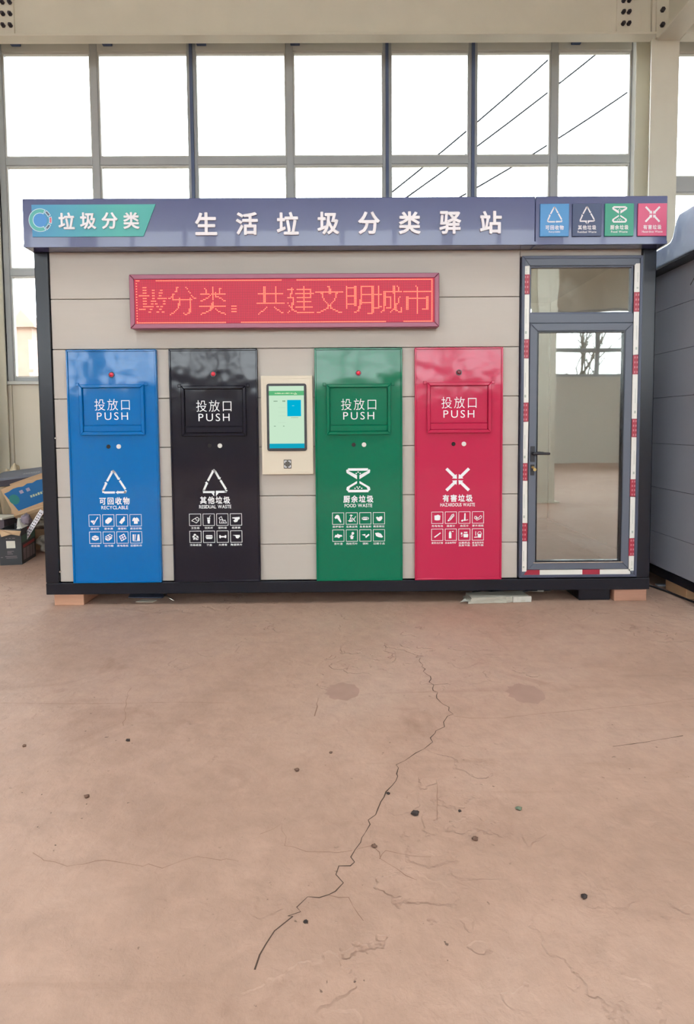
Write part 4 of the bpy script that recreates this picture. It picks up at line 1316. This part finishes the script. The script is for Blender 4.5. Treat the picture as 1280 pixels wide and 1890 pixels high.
def boxM(name, loc, rot, size, label, material, cat='box', open_top=False, wall=0.006):
    """carton: floor, four walls (and lid when shut) at its own place and turn"""
    o = bpy.data.objects.new(name, None)
    COL.objects.link(o)
    o.location = loc
    o.rotation_euler = rot
    tag(o, label, cat)
    sx, sy, sz = (v / 2 for v in size)
    m = MB().box(-sx, sx, -sy, sy, 0, wall)
    H = 2 * sz
    m.box(-sx, sx, -sy, -sy + wall, wall, H).box(-sx, sx, sy - wall, sy, wall, H)
    m.box(-sx, -sx + wall, -sy + wall, sy - wall, wall, H).box(sx - wall, sx, -sy + wall, sy - wall, wall, H)
    if not open_top:
        m.box(-sx, sx, -sy, sy, H, H + wall)
    local(m, 'carton_body', material, o)
    return o


def local(m, name, material, parent, **kw):
    """build with vertices already in the parent's own frame"""
    me = bpy.data.meshes.new(name)
    me.from_pydata(m.v, [], m.f)
    bm = bmesh.new()
    bm.from_mesh(me)
    bmesh.ops.recalc_face_normals(bm, faces=bm.faces)
    bm.to_mesh(me)
    bm.free()
    for p, s in zip(me.polygons, m.smooth):
        p.use_smooth = s
    o = link_obj(name, me, parent, material)
    bv = kw.pop('bevel', 0)
    if bv:
        md = o.modifiers.new('bevel', 'BEVEL')
        md.width = bv
        md.segments = 2
    return tag(o, **kw)


def quad_print(name, parent, pts, material):
    m = MB()
    m.add(pts, [tuple(range(len(pts)))])
    return local(m, name, material, parent)


# --- black open carton, its right side turned to the viewer
D = boxM('carton', (-3.298, 1.605, 0.001), (0, 0, radians(9)), (.20, .40, .35),
         'black printed carton, torn open, with a white label, in front of the heap', M_CARD2, open_top=True)
fy = -.2012          # front face
quad_print('label', D, [(-.035, fy, .165), (.045, fy, .165), (.043, fy, .235), (-.037, fy, .237)], M_WHT)
m = MB()
for k, (x0, x1, z) in enumerate(((.04, .10, .135), (.04, .08, .122), (.04, .09, .109), (.02, .125, .085), (.03, .13, .070), (-.02, .0, .078), (.03, .045, .262), (.06, .075, .262), (.09, .115, .262))):
    m.box(x0 - .07, x1 - .07, fy - .0004, fy, z - .003, z + .003)
local(m, 'small_print', M_GREYP, D)
sx = .1012           # right side
quad_print('red_band', D, [(sx, -.16, .155), (sx, .17, .165), (sx, .17, .195), (sx, -.16, .185)], M_REDP)
for y0, y1 in ((-.16, -.085), (-.07, .02), (.035, .09), (.105, .17)):
    quad_print('grey_panel', D, [(sx, y0, .035), (sx, y1, .035), (sx, y1, .15), (sx, y0, .15)], M_GREYP)
quad_print('green_band', D, [(sx, -.19, .21), (sx, .19, .215), (sx, .19, .30), (sx, -.19, .28)], M_GRNP)
quad_print('red_strip', D, [(sx + .0004, -.02, .235), (sx + .0004, .06, .235), (sx + .0004, .05, .34), (sx + .0004, -.03, .34)], M_REDP)
m = MB()
m.prism([(-.10, -.20, .35), (.10, -.20, .33), (.10, -.24, .29), (.03, -.26, .31), (-.06, -.25, .285)], (0, .004, .002))
local(m, 'front_flap', M_CARD, D)
m = MB().prism([(.10, -.18, .35), (.10, .18, .35), (.03, .20, .40), (.0, .02, .43), (.05, -.16, .37)], (.003, 0, .002))
local(m, 'side_flap', M_WHT, D)
m = MB().prism([(-.03, .05, .30), (.04, .02, .33), (.055, .06, .46), (.01, .09, .44)], (0, .004, 0))
local(m, 'torn_flap', M_WHT, D)
# --- crumpled white-and-mauve paper in it
rnd = random.Random(11)


def lump(name, loc, rad, material, label, cat, amp=.25, sub=3, seed=1, flat=0.0):
    o_r = random.Random(seed)
    bm = bmesh.new()
    bmesh.ops.create_icosphere(bm, subdivisions=sub, radius=1)
    dirs = [(Vector((o_r.uniform(-1, 1), o_r.uniform(-1, 1), o_r.uniform(-1, 1))).normalized(), o_r.uniform(1.5, 6), o_r.uniform(0, 6)) for _ in range(9)]
    for v in bm.verts:
        f = 1.0
        for d, w, p in dirs:
            f += amp / 4 * sin(w * 2 * v.co.dot(d) + p)
        v.co = Vector((v.co.x * rad[0], v.co.y * rad[1], v.co.z * rad[2])) * f
        if v.co.z < -rad[2] * (1 - flat):
            v.co.z = -rad[2] * (1 - flat)
    me = bpy.data.meshes.new(name)
    bm.to_mesh(me)
    bm.free()
    for p in me.polygons:
        p.use_smooth = True
    o = link_obj(name, me, None, material)
    o.location = loc
    return tag(o, label, cat)


lump('crumpled_wrapper', (-3.225, 1.62, .405), (.045, .055, .06), mat('mauve_wrapper', (150, 138, 152), 0.45, var=.4, vscale=22, bump=.8, bscale=20),
     'crumpled mauve and white wrapper sticking out of the black carton', 'wrapper', .5, 3, 5)
# --- perforated strip leaning out of the carton
P = bpy.data.objects.new('perforated_strip', None)
COL.objects.link(P)
P.location = (-3.155, 1.60, .33)
P.rotation_euler = (radians(-8), radians(30), radians(5))
tag(P, 'pale perforated metal strip leaning out of the black carton', 'strip')
m = MB().box(-.022, .022, -.003, .003, -.12, .20)
local(m, 'strip', mat('pale_zinc', (206, 200, 206), 0.4, 0.2), P)
m = MB()
for k in range(11):
    for x in (-.009, .009):
        z = -.10 + k * .027
        m.add([(x + .0055 * cos(j * pi / 4), -.0034, z + .0055 * sin(j * pi / 4)) for j in range(8)], [tuple(range(8))])
local(m, 'perforations', M_HOLE, P, kind='stuff')
# --- dusky carton at the very left with a white lid board on it
C = boxM('carton', (-3.675, 1.86, 0.001), (0, 0, radians(1)), (.42, .40, .40), 'dusky purple carton at the left edge, under a white board', M_PURP)
o = MB().prism([(-3.86, 1.62, .409), (-3.46, 1.63, .409), (-3.41, 1.84, .409), (-3.86, 1.92, .409)], (0, 0, .022)).build('lid_board', M_WHT, None, bevel=.003)
tag(o, 'white board lying on the dusky purple carton', 'board')
# --- brown carton at the back that carries the heap
E_ = boxM('carton', (-3.34, 2.36, 0.001), (0, 0, radians(-3)), (.62, .40, .62), 'brown carton at the back of the heap, mostly hidden', M_CARD)
# --- two plastic bags by the kiosk post
lump('plastic_bag', (-3.13, 1.97, .115), (.13, .13, .115), mat('grey_plastic_bag', (168, 160, 148), 0.3, bump=.9, bscale=8, bdist=.03),
     'grey plastic bag on the floor under the crinkled silvery one', 'bag', .3, 4, 8, .12)
lump('plastic_bag', (-3.14, 1.97, .33), (.12, .12, .085), M_FOIL, 'crinkled silvery plastic bag between carton and kiosk post', 'bag', .45, 4, 21, .1)
# --- blue-printed carton, torn, lying aslant on top
B = bpy.data.objects.new('torn_carton', None)
COL.objects.link(B)
B.location = (-3.05, 1.81, .715)
B.rotation_euler = (radians(12), radians(-19), radians(4))
tag(B, 'torn kraft carton with bright blue print lying aslant on the heap', 'box')
rnd = random.Random(5)
n = 16
top = [(-.42 + .84 * k / n, .155 + rnd.uniform(-.012, .014)) for k in range(n + 1)]
m = MB()
m.prism([(x, -.075, z) for x, z in [(-.42, -.135), (.42, -.135)] + top[::-1]], (0, .006, 0))
m.box(-.42, .42, -.069, .15, -.135, -.129).box(-.42, .42, .144, .15, -.129, .15)
local(m, 'carton_body', M_CARD, B)
blue_top = [(-.410 + .80 * k / n, .118 + .03 * (k / n) + rnd.uniform(-.012, .008)) for k in range(n + 1)]
m = MB().add([(x, -.0765, z) for x, z in [(-.36, -.105), (.40, -.085)] + blue_top[::-1]], [tuple(range(n + 3))])
bp = local(m, 'blue_print', M_PRBL, B)
m = MB()
for k in range(15):
    x = -.19 + k * .026
    h = .022 + rnd.uniform(-.003, .004)
    m.prism_y([(x, -.018), (x + .018, -.018), (x + .020, -.018 + h), (x + .002, -.018 + h)], -.0775, -.0770)
local(m, 'slogan_print', M_PALE, bp)
for x in (-.265, -.195):
    m = MB().prism_y([(x, .052), (x + .036, .054), (x + .034, .088), (x - .002, .086)], -.0775, -.0770)
    local(m, 'pale_square', mat('lilac_print', (168, 160, 184), .6), bp)
m = MB().add(*arc(.04, .10, 0, 360, .020, .028, -.0775)).add(*arc(.04, .10, 0, 360, 0.0, .012, -.0775))
local(m, 'round_mark', M_WHT, bp)
m = MB().add([(-.345 + .05 * cos(k * pi / 6), -.0772, .02 + .055 * sin(k * pi / 6)) for k in range(12)], [tuple(range(12))])
local(m, 'green_patch', mat('sea_green_print', (46, 130, 128), .6), bp)
m = MB()
for k in range(3):
    m.tube([(-.42, -.082 + .01 * k, -.140 - .014 * k), (-.1, -.088, -.148 - .012 * k), (.2, -.085 + .008 * k, -.142 - .015 * k), (.42, -.08, -.146)], .012, 8)
local(m, 'rolled_edge', M_CARD, B)
m = MB().prism([(.06, -.08, .16), (.30, -.08, .165), (.30, -.05, .225), (.07, -.06, .20)], (0, .005, 0))
local(m, 'kraft_flap', M_CARD, B)
# --- long grey-blue carton on top
A = bpy.data.objects.new('long_carton', None)
COL.objects.link(A)
A.location = (-3.28, 2.24, .785)
A.rotation_euler = (radians(9), radians(-7), radians(2))
tag(A, 'long flat grey-blue carton lying on top of the heap', 'box')
m = MB().box(-.55, .55, -.20, .20, 0, .085)
local(m, 'carton_body', mat('dark_carton_side', (66, 62, 72), .6), A, bevel=.004)
m = MB().box(-.555, .555, -.205, .205, .066, .092)
ld = local(m, 'lid', M_LIDG, A, bevel=.003)
m = MB()
for k in range(14):
    x = -.20 + k * .026 + (.03 if k > 6 else 0)
    m.box(x, x + .018, -.11, -.085, .0921, .0925)
local(m, 'pale_lettering', mat('pale_grey_print', (188, 192, 200), .6), ld)
# --- cream sacks against the wall
lump('sack', (-3.87, 2.60, .45), (.11, .16, .45), M_BAG, 'cream sack leaning on the wall behind the heap', 'sack', .22, 4, 3, .08)
o = MB().tube([(-3.93, 2.16, 0.002), (-3.93, 2.16, .84), (-3.93, 2.16, .88)], [.075, .075, .05], 20).build('grey_canister', mat('grey_canister', (138, 140, 138), .45))
tag(o, 'grey round canister at the left edge beside the cream sack', 'canister')

# ------------------------------------------------------------------ grit and pebbles on the floor
M_PEB = mat('dark_stone', (52, 42, 40), 0.8)
M_PEBB = mat('brown_stone', (112, 84, 70), 0.8)
M_PEBG = mat('greenish_stone', (112, 124, 104), 0.8)
for i, (x, y, r, mt, lb) in enumerate(((0.200, -2.492, 0.021, M_PEB, 'dark round pebble beside the long crack, largest on the floor'),
        (0.633, -2.869, 0.014, M_PEB, 'dark pebble near the right foreground, alone on the floor'),
        (0.564, -2.469, 0.016, M_PEBG, 'greenish pebble right of the dark round one'),
        (0.378, -2.622, 0.016, M_PEBB, 'flat brown pebble below the greenish one'),
        (-0.970, -2.371, 0.016, M_PEBB, 'brown pebble in the left foreground among worn patches'),
        (-0.959, -1.975, 0.015, M_PEB, 'small dark chip of grit at left, below the faint straight line'),
        (-0.146, -2.943, 0.01, M_PEB, 'tiny dark grit at the end of the long crack'),
        (-0.095, -2.088, 0.01, M_PEBB, 'tiny brown grit near the middle of the floor'),
        (-0.223, -2.215, 0.015, M_PEBB, 'flat brown grit left of the long crack'),
        (-1.379, -2.011, 0.012, M_PEBB, 'small brown grit by the left edge of the floor'),
        (0.053, -2.651, 0.014, M_PEBB, 'flat brown pebble where the crack forks'),
        (0.118, -2.372, 0.01, M_PEB, 'tiny dark grit just right of the long crack'),
        (0.357, -2.477, 0.009, M_PEB, 'tiny dark grit right of the largest pebble'))):
    lump('pebble', (x, y, r * .33), (r * .62, r * .52, r * .38), mt, lb, 'pebble', .35, 2, 30 + i, .08)
